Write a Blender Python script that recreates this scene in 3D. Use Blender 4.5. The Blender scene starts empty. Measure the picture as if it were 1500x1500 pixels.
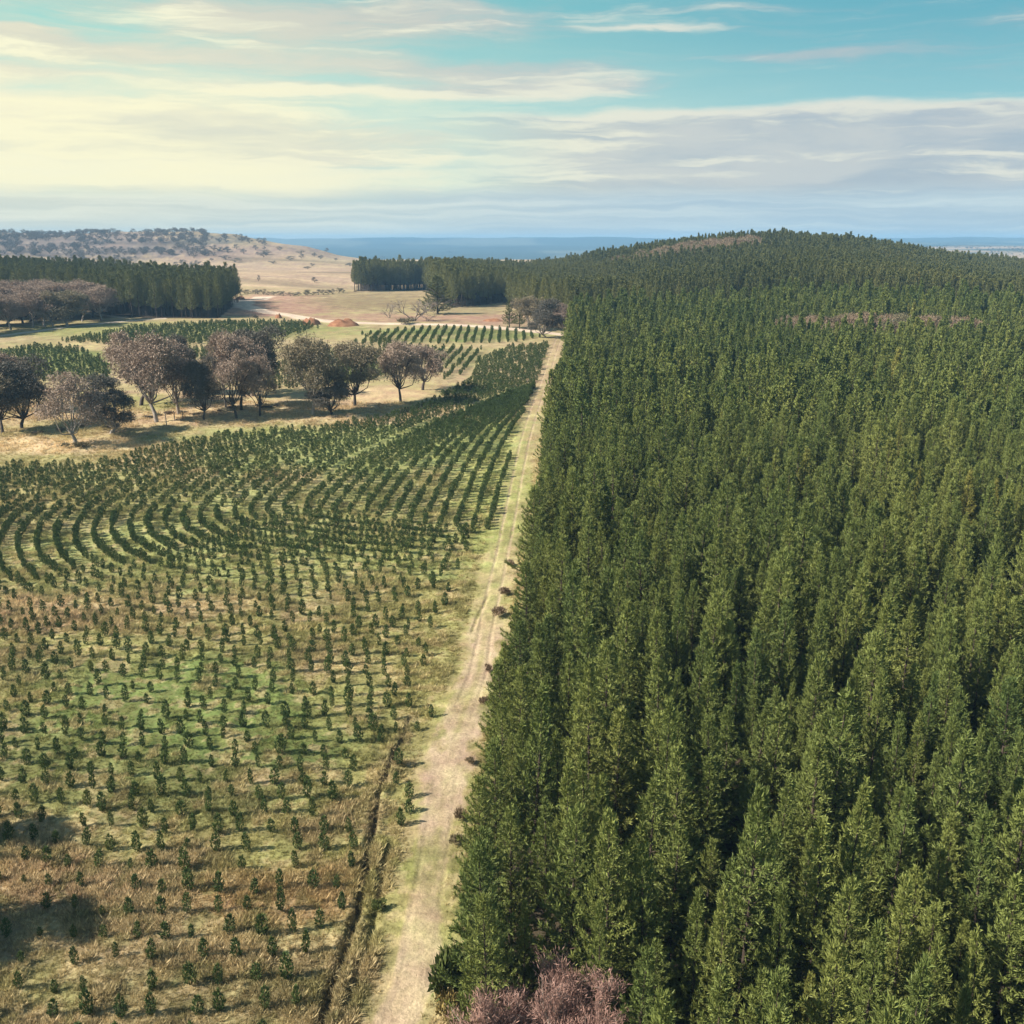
import bpy, math, random
import numpy as np
from mathutils import Vector, Matrix
random.seed(11); rng = np.random.default_rng(11)
sc = bpy.context.scene
COL = sc.collection
R = math.radians
# ------------------------------------------------------------------ survey: the drone camera and the lie of the land
F = 1441.0; HC = 50.0; P = R(15.49); CP, SP = math.cos(P), math.sin(P)
def ray(u, v):
    a = (u-750)/F; b = (750-v)/F
    return np.array([a, CP+b*SP, -SP+b*CP])
def cz(u, v, z):
    d = ray(u, v); t = (z-HC)/d[2]; return d[0]*t, d[1]*t, z
def cy(u, v, Y, h=0):
    d = ray(u, v); t = Y/d[1]; return d[0]*t, Y, HC+d[2]*t-h
CTRL = [cz(u, 1500, 0) for u in (-200, 300, 750, 1200, 1800)]
CTRL += [(-60, 0, 0), (0, 0, 0), (60, 0, 0), (0, -60, 0), (-60, -60, 0), (60, -60, 0)]
for z, v, us in ((0.5, 1000, (-200, 350, 750)), (2.2, 800, (-200, 300, 750)), (6.5, 660, (-200, 300, 760)), (9, 580, (-100, 300, 600)),
                 (13, 500, (-100, 200, 500, 820)), (15, 470, (-100, 200, 440, 700, 825))):
    CTRL += [cz(u, v, z) for u in us]
CTRL += [cy(*c) for c in [(1500, 800, 110, 14), (1100, 800, 105, 14), (1500, 650, 155, 14), (1150, 650, 155, 14), (1500, 500, 270, 14), (1150, 500, 270, 14),
    (900, 500, 290, 14), (860, 440, 400, 14), (1200, 400, 450, 14), (1500, 425, 430, 14), (1000, 425, 420, 14), (1700, 430, 430, 14),
    (1150, 343, 720, 16), (1000, 354, 720, 16), (870, 376, 720, 18), (1300, 357, 720, 16), (1420, 385, 700, 16), (1560, 400, 700, 16),
    (1150, 372, 560, 15), (1350, 395, 560, 15), (950, 400, 560, 15),
    (540, 428, 700, 0), (650, 440, 590, 0), (740, 452, 530, 0), (450, 426, 700, 0), (350, 440, 600, 0), (400, 412, 900, 0), (330, 410, 850, 0),
    (600, 400, 1000, 0), (700, 376, 900, 22), (540, 386, 900, 22), (0, 378, 640, 18), (200, 388, 640, 18), (330, 402, 640, 18), (-200, 378, 640, 18)]]
CTRL = np.array(CTRL, float); XC = CTRL[:, :2]/100.0
def _phi(r2): return 0.5*r2*np.log(np.maximum(r2, 1e-12))
def _fit():
    n = len(XC); r2 = ((XC[:, None]-XC[None])**2).sum(-1)
    A = np.zeros((n+3, n+3)); A[:n, :n] = _phi(r2)+0.004*np.eye(n); A[:n, n] = 1; A[:n, n+1:] = XC; A[n, :n] = 1; A[n+1:, :n] = XC.T
    b = np.zeros(n+3); b[:n] = CTRL[:, 2]; return np.linalg.solve(A, b)
WT = _fit()
def tps(x, y):
    p = np.stack([x, y], 1)/100.0; out = np.empty(len(p))
    for i in range(0, len(p), 20000):
        q = p[i:i+20000]
        r2 = (q**2).sum(1)[:, None]+(XC**2).sum(1)[None]-2*q@XC.T
        out[i:i+20000] = _phi(np.maximum(r2, 0))@WT[:-3]+WT[-3]+q@WT[-2:]
    return out
def sm(a, b, x):
    t = np.clip((np.asarray(x, float)-a)/(b-a), 0, 1); return t*t*(3-2*t)
_T = [np.random.default_rng(k).random((257, 257)) for k in range(6)]
def vn(x, y, k=0):
    t = _T[k % 6]; xi = np.floor(x).astype(int); yi = np.floor(y).astype(int); fx = x-xi; fy = y-yi
    fx = fx*fx*(3-2*fx); fy = fy*fy*(3-2*fy); a = xi % 256; b = yi % 256; a1 = (xi+1) % 256; b1 = (yi+1) % 256
    return (t[a, b]*(1-fx)+t[a1, b]*fx)*(1-fy)+(t[a, b1]*(1-fx)+t[a1, b1]*fx)*fy
def fbm(x, y, k=0, n=4):
    s = 0; w = .5; tot = 0
    for i in range(n): s = s+w*vn(x*2**i+17.3*i, y*2**i+5.1*i, k+i); tot += w; w *= .55
    return s/tot
def far_z(x, y):
    a = x/np.maximum(y, 50)
    ys = [0, 1900, 2500, 4600, 6200, 7800, 9200, 10600]
    zc = np.interp(y, ys, [14, 14, -60, -60, -34, 4, 60, 58])
    zr = np.interp(y, [0, 1500, 2500, 4600, 6400, 7800, 9200, 10600], [8, 2, -8, 12, 16, 22, 58, 58])
    w = sm(.3, .42, a); z = zc*(1-w)+zr*w
    crest = np.interp(a, [-.75, -.52, -.45, -.38, -.32, -.27, -.235, -.2, -.17, -.14], [50, 54, 49, 50, 51, 47, 34, 24, 8, 0])
    hill = crest*(sm(1250, 2000, y)-sm(2150, 2900, y))
    z = z+hill*(0.9+.2*fbm(x/260, y/260, 1))+hill*.26*(fbm(x/75, y/110, 2)-.5)
    z = z+sm(4600, 7500, y)*(fbm(x/900, y/420, 3)-.5)*46+sm(2400, 4000, y)*(fbm(x/600, y/420, 4)-.5)*14
    return z
def macro_z(x, y):
    x = np.asarray(x, float); y = np.asarray(y, float); sh = x.shape; x = x.ravel(); y = y.ravel()
    t = sm(850, 1150, y); z = np.zeros(len(x)); m = t < 1
    if m.any():
        yc = np.clip(y[m], -60, 1150); xc = np.clip(x[m], -(60+.72*np.maximum(yc, 0)), 60+.78*np.maximum(yc, 0))
        z[m] = tps(xc, yc)*(1-t[m])
    m = t > 0
    if m.any(): z[m] += far_z(x[m], y[m])*t[m]
    return z.reshape(sh)
def project(x, y, z):
    d = y*CP+(HC-z)*SP; up = y*SP-(HC-z)*CP
    d = np.where(np.abs(d) < 1e-3, 1e-3, d)
    return 750+F*x/d, 750-F*up/d, d
def hit(u, v):
    d = ray(u, v); ys = 25*1.006**np.arange(0, 900); t = ys/d[1]
    dz = HC+d[2]*t-macro_z(d[0]*t, ys); k = int(np.argmax(dz < 0))
    q = dz[k-1]/(dz[k-1]-dz[k]); Y = ys[k-1]+q*(ys[k]-ys[k-1]); return np.array([d[0]*Y/d[1], Y])
def poly_dist(x, y, pts, want_t=False):
    best = np.full(np.shape(x), 1e9); tt = np.zeros(np.shape(x)); acc = 0
    for (ax, ay), (bx, by) in zip(pts[:-1], pts[1:]):
        dx, dy = bx-ax, by-ay; L2 = dx*dx+dy*dy; t = np.clip(((x-ax)*dx+(y-ay)*dy)/L2, 0, 1)
        d = np.hypot(x-ax-t*dx, y-ay-t*dy); m = d < best; best = np.where(m, d, best); tt = np.where(m, acc+t, tt); acc += 1
    return (best, tt) if want_t else best
def inside(x, y, poly):
    c = np.zeros(np.shape(x), bool); n = len(poly)
    for i in range(n):
        x1, y1 = poly[i]; x2, y2 = poly[i-1]
        if y1 == y2: continue
        c ^= ((y1 > y) != (y2 > y)) & (x < (x2-x1)*(y-y1)/(y2-y1)+x1)
    return c
W = lambda pts: [tuple(hit(*p)) for p in pts]
GULLY = W([(600, 1050), (588, 1085), (570, 1120), (553, 1165), (547, 1210), (537, 1260), (528, 1310), (515, 1360), (498, 1410), (480, 1460), (470, 1500), (452, 1560)])
RILL = W([(572, 1235), (560, 1276), (553, 1310), (546, 1344), (537, 1385), (526, 1420), (514, 1456), (502, 1492), (490, 1540)])
RUT = W([(716, 872), (706, 892), (698, 908), (692, 926)])
TRACK = W([(560, 1570), (606, 1450), (624, 1330), (640, 1230), (655, 1130), (676, 1050), (700, 990), (716, 900), (734, 820), (752, 730), (768, 650), (790, 580), (808, 525), (822, 492)])
ROAD = W([(870, 494), (828, 491), (795, 488), (760, 483), (720, 478), (680, 475), (620, 474), (560, 475), (520, 476), (480, 473), (445, 467), (415, 460), (385, 454), (356, 455), (352, 444), (372, 434), (400, 431)])
PATH = W([(-60, 500), (0, 493), (60, 484), (120, 476), (170, 470), (212, 467), (262, 466)])
SPUR = W([(96, 452), (114, 456), (145, 463), (175, 466), (205, 467)])
EDGE_Y = [-80, 30, 60, 89, 124, 179, 252, 330, 375, 420]
EDGE_X = [-9, -5.0, -3.1, -1.0, 1.9, 5.6, 11.0, 18.0, 22.0, 26]
def edge_x(y): return np.interp(y, EDGE_Y, EDGE_X)
WOOD = [tuple(hit(*p)) for p in ((519, 427), (560, 426), (622, 425), (640, 440), (662, 451), (716, 446), (737, 443))]
WOOD = WOOD + [(9, 470), (28, 430), (60, 420), (120, 860), (-40, 900), (-128, 870)]
LBLOCK = [tuple(hit(*p)) for p in ((352, 442), (320, 467), (212, 466), (150, 462), (110, 452), (40, 448), (-120, 450))]+[(-560, 660), (-180, 660), (-168, 570)]
def z_at(x, y):
    x = np.asarray(x, float); y = np.asarray(y, float); z = macro_z(x, y)
    near = 1-sm(180, 420, y)
    dt = poly_dist(x, y, TRACK); off = sm(1.5, 4.5, dt)
    z = z+near*off*(.46*(fbm(x/5.5, y/5.5, 1, 3)-.5)+(.25+.5*sm(.4, .65, fbm(x/7, y/7, 3, 2)))*(fbm(x/1.2, y/1.2, 2, 3)-.5))
    if np.min(y) < 140:
        g = poly_dist(x, y, GULLY); wv = .10+.26*vn(x*.8, y*.8, 3)+.005*(95-np.clip(y, 40, 95))
        z = z-(.80-.3*sm(70, 100, y))*np.exp(-(g/wv)**4)*sm(.15, .5, vn(x*.45, y*.45, 4)+.16)+.16*np.exp(-((g-wv*1.7)/.35)**2)
        g = poly_dist(x, y, RILL); wv = .26+.25*vn(x*.9, y*.9, 5)
        z = z-.5*np.exp(-(g/wv)**4)*sm(.1, .45, vn(x*.5, y*.5, 2)+.15)
    if np.min(y) < 300: z = z-.11*np.exp(-((np.abs(dt+.25*(vn(y*.06, y*0, 2)-.5))-.95)/.20)**4)*(.2+.8*vn(x*.3, y*.3, 4))*(.4+.6*sm(95, 115, y))*(y > 45)
    if np.min(y) < 180 and np.max(y) > 90: z = z-.16*np.exp(-(poly_dist(x, y, RUT)/.22)**4)
    return z
def z1(x, y): return float(z_at(np.array([x]), np.array([y]))[0])

# ------------------------------------------------------------------ helpers
def tag(o, label=None, cat=None, group=None, kind=None):
    for k, v in (('label', label), ('category', cat), ('group', group), ('kind', kind)):
        if v: o[k] = v
    return o
def link(o, parent=None):
    COL.objects.link(o)
    if parent: o.parent = parent
    return o
def empty(name, loc, rz=0, scale=(1, 1, 1)):
    o = bpy.data.objects.new(name, None); COL.objects.link(o); o.location = loc; o.rotation_euler = (0, 0, rz); o.scale = scale
    o.empty_display_size = .5; return o
def mesh_np(name, verts, faces, mats=(), smooth=False, mat_idx=None):
    """faces: list of int arrays (n,3) or (n,4)"""
    me = bpy.data.meshes.new(name); verts = np.asarray(verts, np.float32)
    fl = [np.asarray(f, np.int32) for f in faces if len(f)]
    loops = np.concatenate([f.ravel() for f in fl]); tot = np.concatenate([np.full(len(f), f.shape[1], np.int32) for f in fl])
    st = np.concatenate([[0], np.cumsum(tot)[:-1]]).astype(np.int32)
    me.vertices.add(len(verts)); me.vertices.foreach_set('co', verts.ravel())
    me.loops.add(len(loops)); me.loops.foreach_set('vertex_index', loops)
    me.polygons.add(len(tot)); me.polygons.foreach_set('loop_start', st); me.polygons.foreach_set('loop_total', tot)
    for m in mats: me.materials.append(m)
    if mat_idx is not None: me.polygons.foreach_set('material_index', np.asarray(mat_idx, np.int32))
    me.polygons.foreach_set('use_smooth', np.full(len(tot), bool(smooth)))
    me.update(calc_edges=True); me.validate(); return me
class Geo:
    def __init__(s): s.v = []; s.q = []; s.t = []; s.n = 0
    def kites(s, base, axis, L, Wd, side=None, mid=.5):
        n = len(base); axis = axis/np.linalg.norm(axis, axis=1, keepdims=True)
        r = rng.normal(size=(n, 3)) if side is None else side
        sd = np.cross(axis, r); sd /= np.linalg.norm(sd, axis=1, keepdims=True)+1e-9
        L = np.broadcast_to(L, (n,))[:, None]; Wd = np.broadcast_to(Wd, (n,))[:, None]
        v = np.stack([base, base+axis*L*mid+sd*Wd/2, base+axis*L, base+axis*L*mid-sd*Wd/2], 1).reshape(-1, 3)
        s.v.append(v); s.q.append(np.arange(4*n).reshape(n, 4)+s.n); s.n += 4*n
    def tube(s, pts, rad, sides=6):
        pts = np.asarray(pts, float); n = len(pts); tg = np.gradient(pts, axis=0); tg /= np.linalg.norm(tg, axis=1, keepdims=True)+1e-9
        ref = np.array([1., .2, 0]) if abs(tg[0][0]) < .8 else np.array([0, 1., .2])
        a = np.cross(tg, ref); a /= np.linalg.norm(a, axis=1, keepdims=True)+1e-9; b = np.cross(tg, a)
        th = np.arange(sides)/sides*2*math.pi; rad = np.broadcast_to(rad, (n,))
        ring = pts[:, None]+rad[:, None, None]*(np.cos(th)[None, :, None]*a[:, None]+np.sin(th)[None, :, None]*b[:, None])
        s.v.append(ring.reshape(-1, 3)); i = np.arange(n-1)[:, None]*sides; j = np.arange(sides)[None]; k = (j+1) % sides
        s.q.append((np.stack([i+j, i+k, i+sides+k, i+sides+j], -1).reshape(-1, 4))+s.n); s.n += n*sides
    def build(s, name, mats=(), smooth=False, mi=None): return mesh_np(name, np.concatenate(s.v), [np.concatenate(s.q)], mats, smooth, mi)
def join_meshes(name, parts):
    v = []; q = []; mi = []; n = 0; mats = []
    for me, m in parts:
        co = np.empty(len(me.vertices)*3, np.float32); me.vertices.foreach_get('co', co); f = np.empty(len(me.loops), np.int32); me.loops.foreach_get('vertex_index', f)
        v.append(co.reshape(-1, 3)); q.append(f.reshape(-1, 4)+n); mi.append(np.full(len(me.polygons), len(mats))); mats.append(m); n += len(me.vertices)
    return mesh_np(name, np.concatenate(v), [np.concatenate(q)], mats, False, np.concatenate(mi))

# ------------------------------------------------------------------ materials
class NT:
    def __init__(s, tree): s.t = tree; s.n = tree.nodes; s.l = tree.links
    def new(s, kind, **kw):
        nd = s.n.new(kind)
        for k, v in kw.items(): setattr(nd, k, v)
        return nd
    def put(s, sock, v):
        if isinstance(v, bpy.types.NodeSocket): s.l.new(v, sock)
        elif v is not None: sock.default_value = v
    def m(s, op, a, b=None, c=None, clamp=False):
        nd = s.new('ShaderNodeMath', operation=op, use_clamp=clamp)
        for i, v in enumerate((a, b, c)): s.put(nd.inputs[i], v)
        return nd.outputs[0]
    def ss(s, a, b, x):
        nd = s.new('ShaderNodeMapRange', interpolation_type='SMOOTHSTEP'); s.put(nd.inputs[0], x); nd.inputs[1].default_value = a; nd.inputs[2].default_value = b
        return nd.outputs[0]
    def mix(s, f, a, b, mode='MIX'):
        nd = s.new('ShaderNodeMix', data_type='RGBA', blend_type=mode); s.put(nd.inputs[0], f)
        for i, v in ((6, a), (7, b)):
            s.put(nd.inputs[i], (*v, 1) if isinstance(v, tuple) and len(v) == 3 else v)
        return nd.outputs[2]
    def noise(s, vec, scale, detail=4, rough=.55, dist=0, dims='3D'):
        nd = s.new('ShaderNodeTexNoise', noise_dimensions=dims); s.put(nd.inputs['Vector'], vec); nd.inputs['Scale'].default_value = scale
        nd.inputs['Detail'].default_value = detail; nd.inputs['Roughness'].default_value = rough; nd.inputs['Distortion'].default_value = dist
        return nd.outputs[0]
def mat(name):
    m = bpy.data.materials.new(name); m.use_nodes = True; nt = NT(m.node_tree); b = nt.n['Principled BSDF']; b.inputs['Specular IOR Level'].default_value = .2
    return m, nt, b
def leaf_mat(name, c1, c2, c3=None, c3w=.12, patch=40.0, rough=.6, trans=.06, spec=.25):
    m, nt, b = mat(name); oi = nt.new('ShaderNodeObjectInfo'); geo = nt.new('ShaderNodeNewGeometry')
    pn = nt.noise(oi.outputs['Location'], 1/patch, 2); r = oi.outputs['Random']
    f = nt.m('ADD', nt.m('MULTIPLY', r, .65), nt.m('MULTIPLY_ADD', pn, 1.6, -.6), clamp=True)
    col = nt.mix(f, c1, c2)
    if c3:
        col = nt.mix(nt.ss(1-c3w*1.6, 1.02, nt.m('ADD', nt.m('MULTIPLY', nt.m('FRACT', nt.m('MULTIPLY', r, 7.31)), .7), nt.m('MULTIPLY', nt.m('SUBTRACT', pn, .2), .65))), col, c3)
    isl = nt.m('MULTIPLY_ADD', geo.outputs['Random Per Island'], .7, .65)
    col = nt.mix(1.0, col, nt.mix(0.0, (1, 1, 1), (1, 1, 1)), 'MULTIPLY') if False else col
    vm = nt.new('ShaderNodeVectorMath', operation='SCALE'); nt.l.new(col, vm.inputs[0]); nt.l.new(isl, vm.inputs['Scale']); col = vm.outputs[0]
    nt.l.new(col, b.inputs['Base Color']); b.inputs['Roughness'].default_value = rough; b.inputs['Specular IOR Level'].default_value = spec
    tr = nt.new('ShaderNodeBsdfTranslucent'); nt.l.new(col, tr.inputs[0]); mx = nt.new('ShaderNodeMixShader'); mx.inputs[0].default_value = trans
    nt.l.new(b.outputs[0], mx.inputs[1]); nt.l.new(tr.outputs[0], mx.inputs[2]); nt.l.new(mx.outputs[0], nt.n['Material Output'].inputs[0])
    return m
def bark_mat(name, c1, c2, sc_=(3, 3, .8)):
    m, nt, b = mat(name); tc = nt.new('ShaderNodeTexCoord'); mp = nt.new('ShaderNodeMapping'); mp.inputs['Scale'].default_value = sc_; nt.l.new(tc.outputs['Object'], mp.inputs[0])
    n = nt.noise(mp.outputs[0], 2.5, 5, .65); nt.l.new(nt.mix(nt.ss(.35, .65, n), c1, c2), b.inputs['Base Color']); b.inputs['Roughness'].default_value = .9
    bp = nt.new('ShaderNodeBump'); bp.inputs['Strength'].default_value = .5; bp.inputs['Distance'].default_value = .03; nt.l.new(n, bp.inputs['Height']); nt.l.new(bp.outputs[0], b.inputs['Normal'])
    return m
M = {}
M['pine'] = leaf_mat('pine_needles', (.104, .142, .037), (.222, .242, .061), (.26, .235, .055), .09, 45)
M['pine_dark'] = leaf_mat('dark_pine_needles', (.105, .118, .040), (.170, .172, .055), (.20, .18, .06), .1, 60)
M['pine_old'] = leaf_mat('mature_pine_needles', (.135, .142, .048), (.205, .202, .064), (.22, .20, .065), .08, 60)
M['pine_yellow'] = leaf_mat('yellowish_pine_needles', (.15, .155, .035), (.21, .20, .045))
M['sapling'] = leaf_mat('sapling_needles', (.062, .100, .030), (.105, .148, .040), (.15, .17, .045), .1, 30)
M['gum_brown'] = leaf_mat('brown_gum_leaves', (.27, .192, .142), (.365, .268, .198))
M['gum_dark'] = leaf_mat('dark_gum_leaves', (.10, .090, .07), (.145, .125, .095))
M['gum_olive'] = leaf_mat('olive_gum_leaves', (.20, .165, .098), (.26, .205, .125))
M['pink'] = leaf_mat('pinkish_twigs', (.28, .160, .128), (.38, .23, .18))
M['scrub'] = leaf_mat('brown_scrub_twigs', (.20, .135, .085), (.29, .21, .135), (.13, .13, .06), .3, 12)
M['far_scrub'] = leaf_mat('grey_scrub_leaves', (.13, .115, .10), (.19, .165, .14))
M['yellow_bush'] = leaf_mat('yellow_bush_leaves', (.25, .19, .06), (.29, .21, .08))
M['green_bush'] = leaf_mat('green_bush_leaves', (.085, .11, .03), (.12, .14, .04))
M['bark'] = bark_mat('pine_bark', (.05, .037, .028), (.115, .085, .064))
M['pale_bark'] = bark_mat('pale_gum_bark', (.22, .18, .15), (.42, .37, .32))
M['dark_bark'] = bark_mat('dark_gum_bark', (.05, .04, .033), (.12, .095, .08))
M['dead_wood'] = bark_mat('weathered_dead_wood', (.17, .13, .105), (.30, .25, .21))
M['red_soil'] = bark_mat('red_soil', (.22, .095, .05), (.37, .185, .10), (.6, .6, .6))
def earth_mat():
    m, nt, b = mat('earth'); at = nt.new('ShaderNodeAttribute', attribute_name='Col'); geo = nt.new('ShaderNodeNewGeometry'); p = geo.outputs['Position']
    n1 = nt.noise(p, 1.6, 6, .7); n2 = nt.noise(p, .22, 5, .6); n3 = nt.noise(p, 4.5, 5, .7)
    k = nt.m('ADD', nt.m('MULTIPLY_ADD', n1, 1.1, .05), nt.m('MULTIPLY_ADD', n2, .8, -.0))
    k = nt.m('MULTIPLY', k, nt.m('MULTIPLY_ADD', n3, 1.1, .45))
    vm = nt.new('ShaderNodeVectorMath', operation='SCALE'); nt.l.new(at.outputs['Color'], vm.inputs[0]); nt.l.new(k, vm.inputs['Scale'])
    hs = nt.new('ShaderNodeHueSaturation'); nt.l.new(vm.outputs[0], hs.inputs['Color']); nt.l.new(nt.m('MULTIPLY_ADD', n2, .10, .45), hs.inputs['Hue'])
    nt.l.new(hs.outputs[0], b.inputs['Base Color']); b.inputs['Roughness'].default_value = .95; b.inputs['Specular IOR Level'].default_value = .08
    bp = nt.new('ShaderNodeBump'); bp.inputs['Strength'].default_value = .8; bp.inputs['Distance'].default_value = .18; nt.l.new(nt.m('ADD', n1, nt.m('MULTIPLY', n3, .3)), bp.inputs['Height']); nt.l.new(bp.outputs[0], b.inputs['Normal'])
    return m
M['earth'] = earth_mat()
def grass_mat():
    m, nt, b = mat('dry_grass'); at = nt.new('ShaderNodeAttribute', attribute_type='INSTANCER', attribute_name='tint'); geo = nt.new('ShaderNodeNewGeometry')
    vm = nt.new('ShaderNodeVectorMath', operation='SCALE'); nt.l.new(at.outputs['Color'], vm.inputs[0]); nt.l.new(nt.m('MULTIPLY_ADD', geo.outputs['Random Per Island'], .6, .75), vm.inputs['Scale'])
    nt.l.new(vm.outputs[0], b.inputs['Base Color']); b.inputs['Roughness'].default_value = .8
    tr = nt.new('ShaderNodeBsdfTranslucent'); nt.l.new(vm.outputs[0], tr.inputs[0]); mx = nt.new('ShaderNodeMixShader'); mx.inputs[0].default_value = .3
    nt.l.new(b.outputs[0], mx.inputs[1]); nt.l.new(tr.outputs[0], mx.inputs[2]); nt.l.new(mx.outputs[0], nt.n['Material Output'].inputs[0]); return m
M['grass'] = grass_mat()

# ------------------------------------------------------------------ ground colours (true soil and grass colours, by place)
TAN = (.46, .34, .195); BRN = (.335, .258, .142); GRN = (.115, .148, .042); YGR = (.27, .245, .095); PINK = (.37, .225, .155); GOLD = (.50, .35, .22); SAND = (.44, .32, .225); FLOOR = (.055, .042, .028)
BLOBS = [(635, 1268, 60, 28, (.20, .19, .065), .9), (705, 870, 45, 75, (.34, .29, .135), .9), (745, 700, 40, 110, (.33, .30, .125), .9), (640, 1060, 50, 18, (.30, .26, .11), .8), # centre and reach as surveyed on the photograph, colour, weight
 (100, 1350, 260, 150, BRN, .85), (420, 1400, 220, 110, BRN, .7), (420, 1310, 150, 60, (.34, .23, .11), .8), (330, 1460, 260, 40, (.20, .17, .075), .6), (90, 1290, 120, 40, (.36, .25, .15), .8),
 (300, 1030, 320, 85, (.15, .19, .055), .95), (130, 1120, 220, 55, GRN, .75), (410, 1090, 150, 40, GRN, .9), (250, 1170, 260, 40, (.19, .20, .07), .7), (520, 1190, 60, 20, (.36, .26, .15), .8), (480, 1215, 80, 25, (.33, .24, .14), .7),
 (560, 990, 120, 110, YGR, .85), (620, 860, 90, 90, YGR, .8), (70, 900, 150, 40, (.45, .32, .19), .9), (290, 885, 120, 30, TAN, .7), (480, 960, 60, 25, TAN, .6),
 (300, 790, 420, 90, (.265, .285, .10), .85), (470, 740, 120, 35, (.30, .28, .12), .7), (600, 720, 150, 80, (.25, .245, .09), .8), (720, 690, 60, 120, (.27, .28, .09), .8), (520, 640, 260, 60, (.26, .285, .10), .85),
 (60, 720, 200, 60, (.30, .27, .11), .8), (330, 600, 380, 26, (.44, .32, .19), .95), (60, 652, 130, 12, (.55, .41, .24), .95), (215, 592, 60, 14, YGR, .9), (555, 577, 80, 12, (.50, .36, .21), .9),
 (80, 528, 110, 26, (.20, .225, .07), .9), (140, 505, 60, 8, (.50, .38, .2), .8), (260, 485, 260, 14, (.27, .27, .095), .85), (460, 505, 90, 7, (.42, .33, .18), .8), (660, 490, 150, 11, (.24, .27, .085), .9),
 (500, 535, 70, 22, (.24, .26, .09), .8), (690, 525, 80, 15, (.36, .31, .14), .7), (600, 493, 110, 4, (.45, .35, .18), .7),
 (420, 447, 100, 16, PINK, .95), (370, 452, 45, 14, PINK, .9), (545, 442, 95, 13, (.27, .20, .11), .9), (700, 468, 90, 9, PINK, .9), (560, 466, 130, 6, PINK, .8), (690, 455, 50, 7, (.31, .24, .13), .8), (800, 475, 60, 12, (.34, .24, .15), .8),
 (440, 404, 130, 17, GOLD, 1), (360, 372, 130, 13, (.36, .245, .185), .9), (430, 378, 80, 8, (.46, .33, .2), .7), (620, 380, 180, 5, (.50, .38, .23), .9), (110, 360, 200, 22, (.20, .155, .135), .95), (310, 352, 60, 8, (.17, .15, .12), .8), (330, 388, 90, 6, (.45, .32, .21), .8)]
def ground_col(x, y, z):
    n = len(x); u, v, d = project(x, y, z); ok = (d > 20) & (y > 20)
    c = np.empty((n, 3)); f1 = fbm(x/9, y/9, 0); f2 = fbm(x/3, y/3, 3)
    c[:] = np.array(BRN)+(np.array(YGR)-np.array(BRN))*sm(.40, .62, f1)[:, None]
    c += (np.array(TAN)-c)*(sm(110, 160, y)*.5)[:, None]
    c += (np.array((.42, .31, .18))-c)*sm(500, 900, y)[:, None]
    uu = np.where(ok, u, -9999); vv = np.where(ok, v, 0)
    jit = sm(55, 30, y*0+40)*0
    for bu, bv, ru, rv, cc, w in BLOBS:
        q = ((uu-bu)/ru)**2+((vv-bv)/rv)**2; m = q < 3
        if not m.any(): continue
        e = (1-sm(.25, 1.5, q[m]+1.1*(f1[m]-.5)*2+.5*(f2[m]-.5)*2))*w
        c[m] += (np.array(cc)-c[m])*e[:, None]
    f3 = fbm(x/1.5, y/1.5, 5); nearw = sm(260, 120, y)
    c += (np.array((.40, .31, .165))-c)*(.62*nearw*sm(.53, .66, f3))[:, None]
    c += (np.array((.16, .15, .055))-c)*(.55*nearw*sm(.47, .36, f3))[:, None]
    f4 = fbm(x/95, y/60, 4); c *= ((1-.14*sm(230, 330, y))*(1+sm(500, 900, y)*(.75*(f4-.5)*2)))[:, None]
    c += (np.array((.22, .15, .115))-c)*(.6*sm(700, 1000, y)*sm(.52, .66, f4))[:, None]
    # far country: dark timber, paler paddocks on the plain to the right
    fr = sm(2050, 2500, y); k = fbm(x/700, y/380, 2); dark = np.array((.034, .046, .034))+np.array((.085, .075, .05))*sm(.5, .62, fbm(x/900, y/1500, 1))[:, None]
    c += (dark-c)*fr[:, None]
    pl = sm(.33, .42, x/np.maximum(y, 50))*sm(1400, 2000, y)*(1-sm(4800, 6000, y))*sm(.36, .5, k)
    c += (np.array((.36, .26, .17))-c)*pl[:, None]
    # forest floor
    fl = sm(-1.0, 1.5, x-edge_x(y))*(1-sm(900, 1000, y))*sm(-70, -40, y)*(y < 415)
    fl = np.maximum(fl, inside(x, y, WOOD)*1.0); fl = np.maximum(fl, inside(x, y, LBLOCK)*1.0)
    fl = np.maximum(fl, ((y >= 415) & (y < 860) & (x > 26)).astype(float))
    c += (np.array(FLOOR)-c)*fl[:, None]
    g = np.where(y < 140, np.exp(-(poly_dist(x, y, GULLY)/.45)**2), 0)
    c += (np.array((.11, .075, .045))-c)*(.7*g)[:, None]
    return c*(.78+.5*f2)[:, None]
def sand_amt(x, y, dist, halfw):
    n1 = fbm(x/1.7, y/3.2, 1); n2 = fbm(x/.6, y/1.6, 4)
    along = np.interp(y, [30, 52, 62, 68, 72, 76, 92, 97, 101, 104, 117, 124, 160, 230, 300, 380], [.8, .8, .75, .35, .25, .85, 1, .75, .4, .85, .8, .25, .14, .14, .12, .3])
    e = 1-sm(.50, 1.0, dist/halfw+1.5*(n1-.5))
    return np.clip(e*along*(.75+.6*(n2-.3)), 0, 1)
def grid_mesh(name, X, Y, Z, cfun, m):
    ny, nx = X.shape; idx = np.arange(ny*nx).reshape(ny, nx)
    q = np.stack([idx[:-1, :-1], idx[:-1, 1:], idx[1:, 1:], idx[1:, :-1]], -1).reshape(-1, 4)
    me = mesh_np(name, np.stack([X.ravel(), Y.ravel(), Z.ravel()], 1), [q], [m], True)
    c = cfun(X.ravel(), Y.ravel(), Z.ravel()); a = me.color_attributes.new('Col', 'FLOAT_COLOR', 'POINT')
    a.data.foreach_set('color', np.concatenate([c, np.ones((len(c), 1))], 1).astype(np.float32).ravel()); return me
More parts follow.
